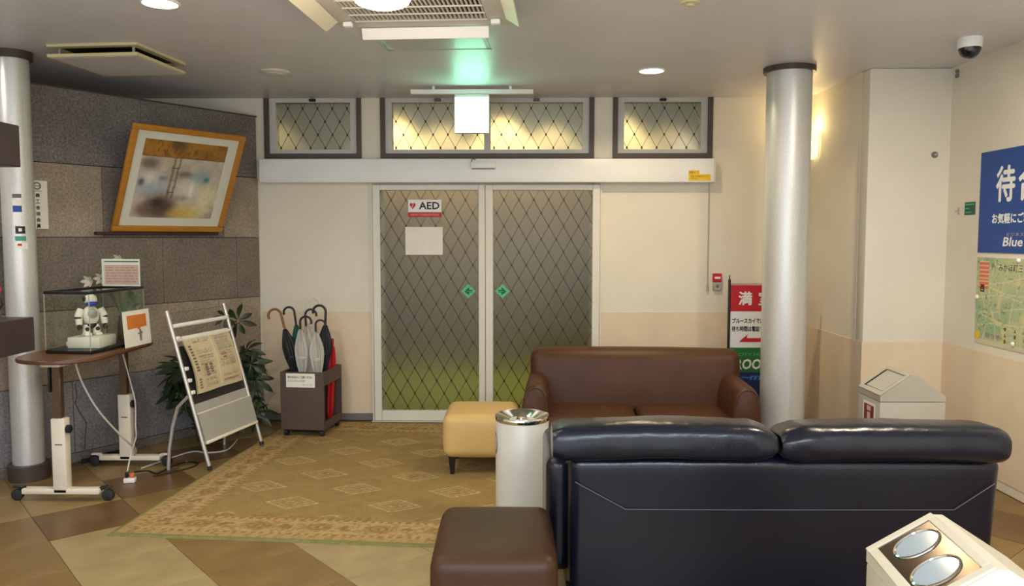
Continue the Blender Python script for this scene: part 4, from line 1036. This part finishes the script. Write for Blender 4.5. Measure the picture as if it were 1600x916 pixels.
# clusters, in local metres from the pot
leaves((.29, .03, .46), (.08, .06, .15), 17, sc=(.95, 1.3))
leaves((.30, .0, .30), (.05, .05, .13), 10, sc=(.95, 1.3))
leaves((.28, .08, .62), (.08, .06, .07), 6)
leaves((-.10, -.27, .48), (.05, .05, .13), 13)
leaves((-.06, -.22, .62), (.06, .05, .05), 6)
leaves((.1, -.05, .16), (.2, .12, .05), 7, sc=(.8, 1.1))
o = link('leaf', LMs[1], PL, (.215, .08, .93), (R(78), 0, R(-8))); o.scale = (1.15, 1.15, 1.15)
o = link('leaf', LMs[3], PL, (.12, .06, .96), (R(50), R(-20), R(40))); o.scale = (.8, .8, .8)

# ------------------------------------------------------------------ umbrella stand
US = thing('umbrella_stand', 'dark brown boxy umbrella stand on casters against the back wall', 'umbrella stand', (-1.905, 6.20, RT), R(-6))
uw, ud, uh = .355, .43, .515
tt = .018; zb = .055
obj('front_panel', MB().box(0, uw, 0, tt, zb, uh, .002, 1), M['dark_brown'], US)
obj('back_panel', MB().box(0, uw, ud - tt, ud, zb, uh, .002, 1), M['dark_brown'], US)
obj('side_panel', MB().box(0, tt, tt, ud - tt, zb, uh), M['dark_brown'], US)
obj('side_rail', MB().box(uw - tt, uw, tt, ud - tt, uh - .11, uh), M['dark_brown'], US); obj('side_rail', MB().box(uw - tt, uw, tt, ud - tt, zb, zb + .06), M['dark_brown'], US)
obj('bottom_panel', MB().box(tt, uw - tt, tt, ud - tt, zb, zb + .016), M['dark_brown'], US)
for x in (.03, uw - .03):
    for y in (.04, ud - .04):
        obj('caster', MB().lathe([(.014, -.018), (.026, -.014), (.027, 0), (.026, .014), (.014, .018)], n=16, mtx=Matrix.Translation((x, y, .027)) @ Matrix.Rotation(R(90), 4, 'Y')).box(x - .016, x + .016, y - .012, y + .012, .03, zb), M['caster'], US)
pn = obj('paper_notice', MB().box(.05, .285, -.004, -.001, .395, .505), M['paper'], US, smooth=0, label='white handwritten notice taped to the front')
text_mesh('傘のお忘れにご注意ください', .20, .022, .165, .477, -.0045, M['grey_ink'], parent=pn, fat=.0008)
text_mesh('他の方の傘とお間違い', .15, .02, .14, .447, -.0045, M['grey_ink'], parent=pn)
text_mesh('ないように', .08, .018, .225, .418, -.0045, M['grey_ink'], parent=pn)

def umbrella(label, px, py, tx, ty, htop, canopy, handle, turn, zc0=.10, zc1=.78, rmax=.045, cr=.042, shaft='silver', fat=1.0, hr=.0085):
    """stands on its ferrule at (px,py); top of the shaft leans to (tx,ty)"""
    base = Vector((px, py, RT + zb + .018)); topv = Vector((tx, ty, htop)); ax = (topv - base); L_ = ax.length
    q = Vector((0, 0, 1)).rotation_difference(ax.normalized()).to_euler()
    u = thing('umbrella', label, 'umbrella', base, rot=q)
    S = L_ - cr      # straight part below the crook
    obj('shaft', MB().tube([(0, 0, .0), (0, 0, S - .08)], .005, 8), M[shaft], u)
    obj('ferrule', MB().tube([(0, 0, 0), (0, 0, .05)], [.003, .006], 8), M['black_plastic'], u)
    n = 32; rings = []; K = 16; zc1_ = min(zc1, S - .06)
    for k in range(K + 1):
        v = k / K; z = zc0 + (zc1_ - zc0) * v
        r = rmax * ((.35 + .35 * v / .5) if v < .5 else .7 + .6 * math.sin(PIx * .5 * min(1, (v - .5) / .28)) if v < .78 else 1.3 - .85 * ((v - .78) / .22) ** 1.3)
        rings.append([((r * (1 + .20 * math.cos(8 * th + v * 3))) * math.cos(th) * fat, (r * (1 + .20 * math.cos(8 * th + v * 3))) * math.sin(th), z + .008 * math.cos(8 * th) * v) for th in [2 * math.pi * j / n for j in range(n)]])
    obj('folded_canopy', MB().loft(rings), M[canopy], u)
    obj('strap', MB().lathe([(rmax * 1.28 + .004, 0), (rmax * 1.28 + .004, .018)], (0, 0, zc0 + (zc1_ - zc0) * .66), 20, False, False), M[canopy], u)
    pts = [(0, 0, S - .16), (0, 0, S)] + [(math.cos(turn) * cr * (1 - math.cos(a)), math.sin(turn) * cr * (1 - math.cos(a)), S + cr * math.sin(a)) for a in [R(200 * i / 14) for i in range(1, 15)]]
    obj('crook_handle', MB().tube(pts, hr, 10), M[handle], u)
    return u

umbrella('black folded umbrella with a brown cane crook leaning outermost, beside the plant', -1.72, 6.33, -1.945, 6.35, 1.02, 'u_black', 'u_wood', PIx, rmax=.039, cr=.052, hr=.010)
umbrella('green folded umbrella with a black crook, beside the brown cane umbrella', -1.75, 6.46, -1.868, 6.48, 1.02, 'u_green', 'black_plastic', PIx, rmax=.040, cr=.044, hr=.009)
umbrella('clear vinyl umbrella with a pale hooked handle, tallest in the stand', -1.73, 6.54, -1.775, 6.56, 1.085, 'u_clear', 'u_white', 0, rmax=.034, cr=.048, hr=.007)
umbrella('clear vinyl umbrella with a black crook, frontmost in the stand', -1.735, 6.27, -1.765, 6.29, .955, 'u_clear', 'black_plastic', 0, rmax=.036, cr=.045, hr=.009)
umbrella('clear vinyl umbrella with a black crook behind the frontmost clear one', -1.69, 6.37, -1.755, 6.40, 1.0, 'u_clear', 'black_plastic', .15, rmax=.032, cr=.044, hr=.009)
umbrella('clear vinyl umbrella with a thin black crook, next to the navy umbrella', -1.612, 6.28, -1.645, 6.30, .925, 'u_clear', 'black_plastic', .1, rmax=.034, cr=.038, hr=.008, fat=1.2)
umbrella('navy folded umbrella with a large black crook, beside the red umbrella', -1.635, 6.42, -1.595, 6.45, 1.03, 'u_navy', 'black_plastic', PIx, rmax=.042, cr=.052, hr=.010)
ru = thing('folding_umbrella', 'short red folding umbrella at the open side of the stand', 'umbrella', (-1.60, 6.53, RT + zb + .02), rot=(0, R(3), 0))
rings = []
for v, r in ((0, .018), (.1, .026), (.5, .030), (.6, .032), (.72, .022), (.76, .014)):
    rings.append([(r * (1 + .15 * math.cos(6 * a)) * math.cos(a), r * (1 + .15 * math.cos(6 * a)) * math.sin(a), v * .80) for a in [2 * PIx * j / 24 for j in range(24)]])
obj('folded_canopy', MB().loft(rings), M['u_red'], ru); obj('handle_grip', MB().lathe([(.010, .60), (.013, .62), (.013, .655), (.008, .665)], n=12), M['u_red'], ru)

# ================================================================== BANNER, SWITCH, CORD
BN = thing('banner_stand', 'full-house notice banner of red, white and green bands behind the brown sofa', 'banner', (1.665, 6.34, RT))
bw = .50
obj('pole', MB().tube([(-.012, 0, .02), (-.012, 0, 1.24)], .011, 8).tube([(-.012, 0, 1.24), (-.012, 0, 1.275)], [.006, .004], 8), M['black_plastic'], BN)
obj('pole', MB().tube([(bw + .012, 0, .02), (bw + .012, 0, 1.24)], .011, 8), M['black_plastic'], BN)
obj('base_plate', MB().box(-.05, bw + .05, -.10, .10, 0, .02, .005, 2), M['black_plastic'], BN)
obj('top_rail', MB().tube([(-.012, 0, 1.205), (bw + .012, 0, 1.205)], .006, 6), M['silver'], BN)
for z0, z1, mm, nm in ((.985, 1.195, 'red', 'red_band'), (.695, .985, 'wprint', 'white_band'), (.495, .695, 'green', 'green_band'), (.20, .495, 'navy_print', 'navy_band')):
    bd = obj(nm, MB().box(0, bw, -.003, .003, z0, z1), M[mm], BN, smooth=0)
    y = -.0036
    if nm == 'red_band':
        for chx, x in (('満', .115), ('室', .275)): text_mesh(chx, .104, .104, x, 1.09, y, M['wprint'], parent=bd, fat=.0035)
    if nm == 'white_band':
        text_mesh('ブルースカイでお待ちください', .44, .042, .235, .91, y, M['ink'], parent=bd, fat=.0012); text_mesh('待ち時間は電話でお知らせします', .47, .042, .247, .846, y, M['ink'], parent=bd, fat=.0012)
        obj('arrow', MB().prism([(.075, .746), (.14, .802), (.132, .772), (.45, .772), (.45, .74), (.075, .74)], -.0042, -.003), M['red'], bd, smooth=0)
    if nm == 'green_band':
        text_mesh('CITY HOTEL', .28, .024, .205, .640, y, M['lgreen'], parent=bd, shear=.2)
        text_mesh('ROOM', .29, .085, .185, .562, y, M['wprint'], parent=bd, bold=.03, shear=.15)
    if nm == 'navy_band':
        text_mesh('~m2~', .30, .05, .24, .46, y, mat('sky_print', (70, 130, 210), .6, var=0), parent=bd, bold=.03, shear=.2)
sb = thing('wall_switch', 'small red and grey call button box on the back wall beside the banner', 'switch', (1.667, YB, 1.134))
obj('box', MB().box(-.034, .034, -.03, .0, 0, .072, .004, 1), M['rack_panel'], sb); obj('red_cover', MB().box(-.036, .036, -.034, .0, .073, .145, .004, 1), M['red'], sb, label='red upper half')
obj('button', MB().lathe([(.012, 0), (.012, .006), (.008, .008)], n=12, mtx=Matrix.Translation((.0, -.03, .04)) @ Matrix.Rotation(R(90), 4, 'X')), M['grey_plastic'], sb)
obj('label_strip', MB().box(-.024, .024, -.0352, -.0338, .10, .118), M['wprint'], sb, smooth=0)
obj('pull_cord', MB().tube([(0, 0, .92), (0, 0, .06)], .0035, 6).tube([(0, 0, .06), (0, 0, .0)], [.006, .010], 8), M['rack_panel'], loc=(1.585, YB - .016, 1.128), label='thin pull cord hanging from the operator cover beside the banner', cat='cord')

# sconce on the far right wall
sn = thing('wall_sconce', 'warm glowing wall sconce mostly hidden behind the thick silver column', 'wall lamp', (XF, 6.66, 2.23))
obj('wall_plate', MB().box(-.02, 0, -.06, .06, .02, .20, .008, 2), M['white'], sn)
obj('glass_shade', MB().loft([[( -.02 - r * math.sin(a), r * 1.15 * math.cos(a), z) for a in [PIx * j / 16 for j in range(17)]] for r, z in ((.04, .0), (.07, .01), (.09, .10), (.10, .22))], True, False), M['sconce_on'], sn)
light('sconce_light', 'POINT', (XF - .10, 6.62, 2.47), 3.2, (1, .74, .34), .07)

# ================================================================== CEILING FITTINGS
def downlight(label, x, y, lit, e=0, r=.085, col=(1, .87, .68)):
    t = thing('downlight', label, 'ceiling light', (x, y, H))
    obj('trim_ring', MB().lathe([(r + .012, 0), (r + .010, -.006), (r, -.008), (r, -.001)], n=32, cap0=False, cap1=False), M['white'], t)
    obj('diffuser', MB().lathe([(0, -.004), (r, -.004)], n=32, cap0=False, cap1=False), M['lamp_on'] if lit else M['white'], t)
    if lit: light('downlight_lamp', 'AREA', (x, y, H - .02), e, col, r * 2, spread=150)
    return t
downlight('lit round downlight at the top edge beside the square vent', -1.82, 4.075, True, 13)
downlight('lit round downlight between the exit sign and the thick silver column', .917, 5.73, True, 15, col=(1, .80, .50))
sd = thing('ceiling_speaker', 'unlit round white disc on the ceiling beyond the square vent', 'speaker', (-1.75, 5.73, H))
obj('rim', MB().lathe([(.10, 0), (.10, -.012), (.085, -.02)], n=32, cap0=False), M['ac'], sd); obj('disc', MB().lathe([(.06, -.019), (.06, -.024), (.0, -.026)], n=32, cap0=False, cap1=False), M['ac_slat'], sd)
sp = thing('sprinkler', 'small tan sprinkler rose at the top edge of the ceiling', 'sprinkler', (.845, 4.10, H))
obj('rose', MB().lathe([(.05, 0), (.046, -.008), (.02, -.012), (.018, -.02), (.0, -.022)], n=24, cap0=False), M['cream_vent'], sp)

vn = thing('ceiling_vent', 'square cream ceiling vent with a dropped cover plate', 'vent', (-2.59, 5.19, H), R(-5))
hs = .292
obj('upper_frame', MB().box(-hs, hs, -hs, -hs + .05, -.016, 0).box(-hs, hs, hs - .05, hs, -.016, 0).box(-hs, -hs + .05, -hs + .05, hs - .05, -.016, 0).box(hs - .05, hs, -hs + .05, hs - .05, -.016, 0), M['cream_vent'], vn, smooth=0)
obj('throat', MB().box(-hs + .05, hs - .05, -hs + .05, hs - .05, -.012, -.004), M['dark'], vn, smooth=0)
obj('cover_plate', MB().box(-hs, hs, -hs, hs, -.078, -.058, .002, 1), M['cream_vent'], vn)
obj('plate_panel', MB().box(-hs + .018, hs - .018, -hs + .018, hs - .018, -.0795, -.0775), M['ceil'], vn, label='grey inset panel')
for x in (-.24, .24):
    for y in (-.24, .24): obj('hanger', MB().box(x - .006, x + .006, y - .006, y + .006, -.06, -.004), M['silver'], vn)

AC = thing('ceiling_air_conditioner', 'ceiling cassette air conditioner with a slatted grille and open flaps', 'air conditioner', (-.555, 3.98, H), R(-3.4))
zp = -.030
p = MB(); hx_, gy0, gy1, gx = .47, -.34, .335, .355
p.box(-hx_, hx_, gy1, .46, zp, 0, .006, 1).box(-hx_, hx_, -.47, gy0, zp, 0, .006, 1).box(-hx_, -gx, gy0, gy1, zp, 0).box(gx, hx_, gy0, gy1, zp, 0)
obj('panel', p, M['ac'], AC); obj('grille_back', MB().box(-gx, gx, gy0, gy1, -.006, -.002), M['black_plastic'], AC, smooth=0)
ns = 32
sl_ = MB().box(-.0045, .0045, gy0, gy1, zp + .002, -.012).mesh('slat', M['ac_slat'], 0)
for i in range(ns): link('slat', sl_, AC, (-gx + .009 + i * (2 * gx - .018) / (ns - 1), 0, 0))
for y in (gy1 - .006, gy1 - .13, gy1 - .255, gy1 - .38): obj('cross_bar', MB().box(-gx, gx, y - .004, y + .004, zp - .003, zp + .004), M['ac_slat'], AC)
def flap(c, L_, rz, tilt, mm, wd=.075):
    m4 = Matrix.Translation(c) @ Matrix.Rotation(rz, 4, 'Z') @ Matrix.Rotation(tilt, 4, 'X')
    return obj('flap', MB().box(-L_ / 2, L_ / 2, -.004, .004, -wd, 0, .002, 1, mtx=m4), M[mm], AC)
flap((.0, .445, zp - .004), .70, 0, R(20), 'flap_white', .062)
flap((-.44, -.05, zp - .004), .70, R(90), R(52), 'flap', .085)
flap((.455, -.05, zp - .004), .70, R(-90), R(58), 'flap', .085)
for sx in (-1, 1):
    obj('flap_hinge', MB().box(sx * .395 - .02, sx * .395 + .03, .30, .34, zp - .03, zp - .004, .004, 1), M['white'], AC)
    obj('flap_arm', MB().box(sx * .30 - .006, sx * .30 + .006, .46, .92, -.052, -.046).box(sx * .30 + .012, sx * .30 + .020, .46, .92, -.052, -.046), M['clear'], AC, smooth=0)
obj('wind_deflector', MB().add([(-.32, .48, -.058), (.32, .48, -.058), (.32, .925, -.044), (-.32, .925, -.044)], [(0, 1, 2, 3)]), M['deflector'], AC, smooth=0, label='clear acrylic wind deflector plate')
obj('deflector_edge', MB().box(-.32, .32, .922, .928, -.047, -.041), mat('acrylic_edge', (150, 160, 152), .3, var=0), AC, smooth=0)

lp = thing('ceiling_lamp', 'lit scalloped glass ceiling lamp cut off by the top edge of the frame', 'ceiling lamp', (-.603, 3.50, H))
obj('stem', MB().tube([(0, 0, 0), (0, 0, -.06)], .012, 10), M['chrome'], lp); obj('canopy', MB().lathe([(.06, 0), (.055, -.015), (.015, -.022)], n=24), M['chrome'], lp)
n = 72; rings = []
for r, z, sc in ((.03, -.055, 0), (.085, -.075, .02), (.118, -.115, .04), (.122, -.145, .05), (.108, -.172, .06), (.06, -.19, .06), (.01, -.194, 0)):
    rings.append([(r * (1 + sc * math.cos(24 * a)) * math.cos(a), r * (1 + sc * math.cos(24 * a)) * math.sin(a), z) for a in [2 * PIx * j / n for j in range(n)]])
obj('glass_shade', MB().loft(rings), M['shade_on'], lp)
light('ceiling_lamp_bulb', 'POINT', (-.603, 3.50, H - .26), 10, (1, .84, .6), .1)

ex = thing('exit_sign', 'lit exit sign box glowing white-green under a long white ceiling bar', 'exit sign', (-.388, 6.30, H))
obj('mounting_bar', MB().box(-.478, .478, -.02, .02, -.062, -.026, .003, 1), M['white'], ex)
for x in (-.3, .3): obj('bar_hanger', MB().box(x - .01, x + .01, -.01, .01, -.028, 0), M['white'], ex)
obj('sign_case', MB().box(-.135, .135, -.03, .03, -.365, -.066, .006, 2), M['white'], ex)
obj('sign_face', MB().box(-.130, .130, -.0335, -.0295, -.362, -.092, .001, 1), M['exit_face'], ex, label='overexposed lit face')

dc = thing('dome_camera', 'white dome security camera with a dark smoked dome on the ceiling', 'security camera', (2.655, 4.84, H))
obj('base', MB().lathe([(.066, 0), (.068, -.01), (.066, -.055), (.062, -.06)], n=32), M['white'], dc)
obj('dome', MB().lathe([(.062, -.058)] + [(.062 * math.cos(a), -.06 - .062 * math.sin(a)) for a in [R(9 * i) for i in range(1, 10)]] + [(.001, -.122)], n=32), M['dome'], dc)

# ================================================================== RIGHT WALL
RRZ = R(-90)     # local x runs towards the camera, -y out of the wall
po = thing('waiting_room_poster', 'blue waiting room poster with white characters on the near right wall', 'poster', (XR - .001, 5.27, 1.487), RRZ)
obj('sheet', MB().box(0, 1.05, -.006, 0, 0, .645), M['blue'], po, smooth=0)
for chx, x in (('待', .275), ('合', .50), ('室', .725)): text_mesh(chx, .185, .215, x, .43, -.0066, M['wprint'], parent=po, fat=.006)
text_mesh('お気軽にご利用ください', .70, .062, .50, .215, -.0066, M['wprint'], parent=po, fat=.0022)
text_mesh('ビジネスホテル', .30, .022, .46, .115, -.0066, M['pink'], parent=po)
text_mesh('Blue Sky', .40, .075, .47, .062, -.0066, M['wprint'], parent=po, bold=.02, shear=.15)
def mapfn(U, V):
    n1 = vnoise(U, V, 7, 5, 51); n2 = vnoise(U, V, 16, 11, 52); n3 = vnoise(U, V, 60, 40, 53)
    c = np.zeros(U.shape + (3,)) + np.array([186, 196, 152.]); c = blend(c, (140, 176, 132), (n1 - .35) * 1.6); c = blend(c, (212, 204, 140), (n2 - .6) * 3); c = blend(c, (206, 172, 160), (vnoise(U, V, 12, 9, 54) - .7) * 3)
    for k in range(7):
        yy = .2 + .11 * k + .05 * np.sin(U * 7 + k * 2); c = blend(c, (226, 216, 186), (np.abs(V - yy) < .005) * .8)
    for k in range(9):
        xx = .08 + .11 * k + .04 * np.sin(V * 6 + k); c = blend(c, (222, 206, 176), (np.abs(U - xx) < .004) * .8)
    c = blend(c, (110, 110, 90), (n3 > .84) * .6)
    c = np.where(((U > .03) & (U < .14) & (V > .64) & (V < .96))[..., None], np.where(((V * 22) % 1 < .75)[..., None], np.array([222, 120, 84.]), np.array([230, 206, 176.])), c)
    c = np.where((V < .05)[..., None], np.array([206, 200, 168.]), c)
    return np.clip(c, 0, 255)
mp_ = thing('area_map', 'pale green street map poster pinned below the blue poster', 'map', (XR - .001, 5.27, .895), RRZ)
obj('sheet', MB().box(0, 1.0, -.004, 0, 0, .56), M['paper'], mp_, smooth=0)
grid_print('map_print', 1.0, .56, 150, 84, mapfn, M['print'], parent=mp_, y=-.0048)
text_mesh('みかほ町三', .24, .045, .36, .50, -.0054, M['ink'], parent=mp_)
text_mesh('現在地', .16, .035, .20, .06, -.0054, M['grey_ink'], parent=mp_)
text_mesh('西', .045, .045, .07, .36, -.0054, M['ink'], parent=mp_, fat=.002)
for i in range(3):
    for j in range(3): text_mesh('●▲■'[(i + j) % 3], .02, .024, .33 + i * .10, .12 - j * .038, -.0054, M['yink'], parent=mp_)
obj('emblem', MB().lathe([(.026, 0), (.026, .0015), (.0, .002)], n=20, cap0=False, mtx=Matrix.Translation((.035, -.0045, .055)) @ Matrix.Rotation(R(90), 4, 'X')), M['yellow'], mp_)
for x, z in ((.02, .30), (.42, .04), (.44, .55)): obj('push_pin', MB().lathe([(.014, 0), (.014, .008), (.008, .014), (.0, .015)], n=14, cap0=False, mtx=Matrix.Translation((x, -.0045, z)) @ Matrix.Rotation(R(90), 4, 'X')), M['white'], mp_)
gs = thing('green_wall_sticker', 'tiny dark green sticker with a white line on the wall beside the blue poster', 'sticker', (XR - .001, 5.45, 1.735), RRZ)
obj('sticker_sheet', MB().box(0, .125, -.002, 0, 0, .085), M['dgreen'], gs, smooth=0)
obj('sticker_line', MB().box(.01, .115, -.003, -.002, .066, .074).box(.01, .06, -.003, -.002, .04, .046).box(.01, .08, -.003, -.002, .015, .02), M['lgreen'], gs, smooth=0)
hk = thing('wall_hook', 'small silver hook on the wall beside the tiny green sticker', 'hook', (XR, 5.53, 1.74), RRZ)
obj('plate', MB().box(-.012, .012, -.004, 0, 0, .05, .002, 1), M['silver'], hk); obj('hook_wire', MB().tube([(0, -.004, .035), (0, -.02, .02), (0, -.026, .03)], .003, 6), M['silver'], hk)
dt = thing('wall_anchor', 'grey round anchor plug on the wall pier', 'wall fitting', (2.893, 5.67, 2.162))
obj('plug', MB().lathe([(.022, 0), (.022, .008), (.012, .016), (.0, .017)], n=16, cap0=False, mtx=Matrix.Rotation(R(90), 4, 'X')), M['grey_plastic'], dt); obj('bolt', MB().box(-.008, .008, -.022, -.014, -.008, .008), M['silver'], dt)
hb = thing('corner_bracket', 'small grey bracket high in the corner by the wall pier', 'bracket', (XR, 5.60, 2.68), RRZ)
obj('plate', MB().box(-.012, .012, -.016, 0, 0, .055, .003, 1), M['grey_plastic'], hb); obj('screw', MB().lathe([(.005, 0), (.004, .004)], n=10, mtx=Matrix.Translation((0, -.016, .03)) @ Matrix.Rotation(R(90), 4, 'X')), M['silver'], hb)

# ================================================================== LEFT EDGE SHELF
ds = thing('display_shelf', 'plum black shelf unit with a deep header at the edge beside the slim column', 'shelf', (-3.05, 4.25, 0))
obj('header_box', MB().box(-.55, .318, -.30, .10, 1.965, 2.19, .004, 1), M['cabinet'], ds); obj('shelf_box', MB().box(-.55, .355, -.30, .10, .96, 1.145, .004, 1), M['cabinet'], ds)
obj('rear_post', MB().box(-.55, -.40, .02, .10, 0, 2.2, .003, 1), M['cabinet'], ds)
orn = thing('ornament_vase', 'small dark vase holding red blossom on the plum black shelf', 'vase', (-2.79, 4.14, 1.146))
obj('vase', MB().lathe([(.03, 0), (.045, .03), (.04, .08), (.02, .115), (.026, .13)], n=20), M['grey_ink'], orn)
for s in (-1, 1): obj('vase_handle', MB().tube([(s * .02, 0, .115), (s * .05, 0, .12), (s * .06, 0, .085), (s * .042, 0, .06)], .006, 8), M['dark'], orn)
for i in range(5):
    a = 2 * PIx * i / 5; obj('blossom', MB().ell((.028 * math.cos(a), .028 * math.sin(a), .16 + .012 * (i % 2)), (.026, .026, .024), 12, 8), M['red'], orn)
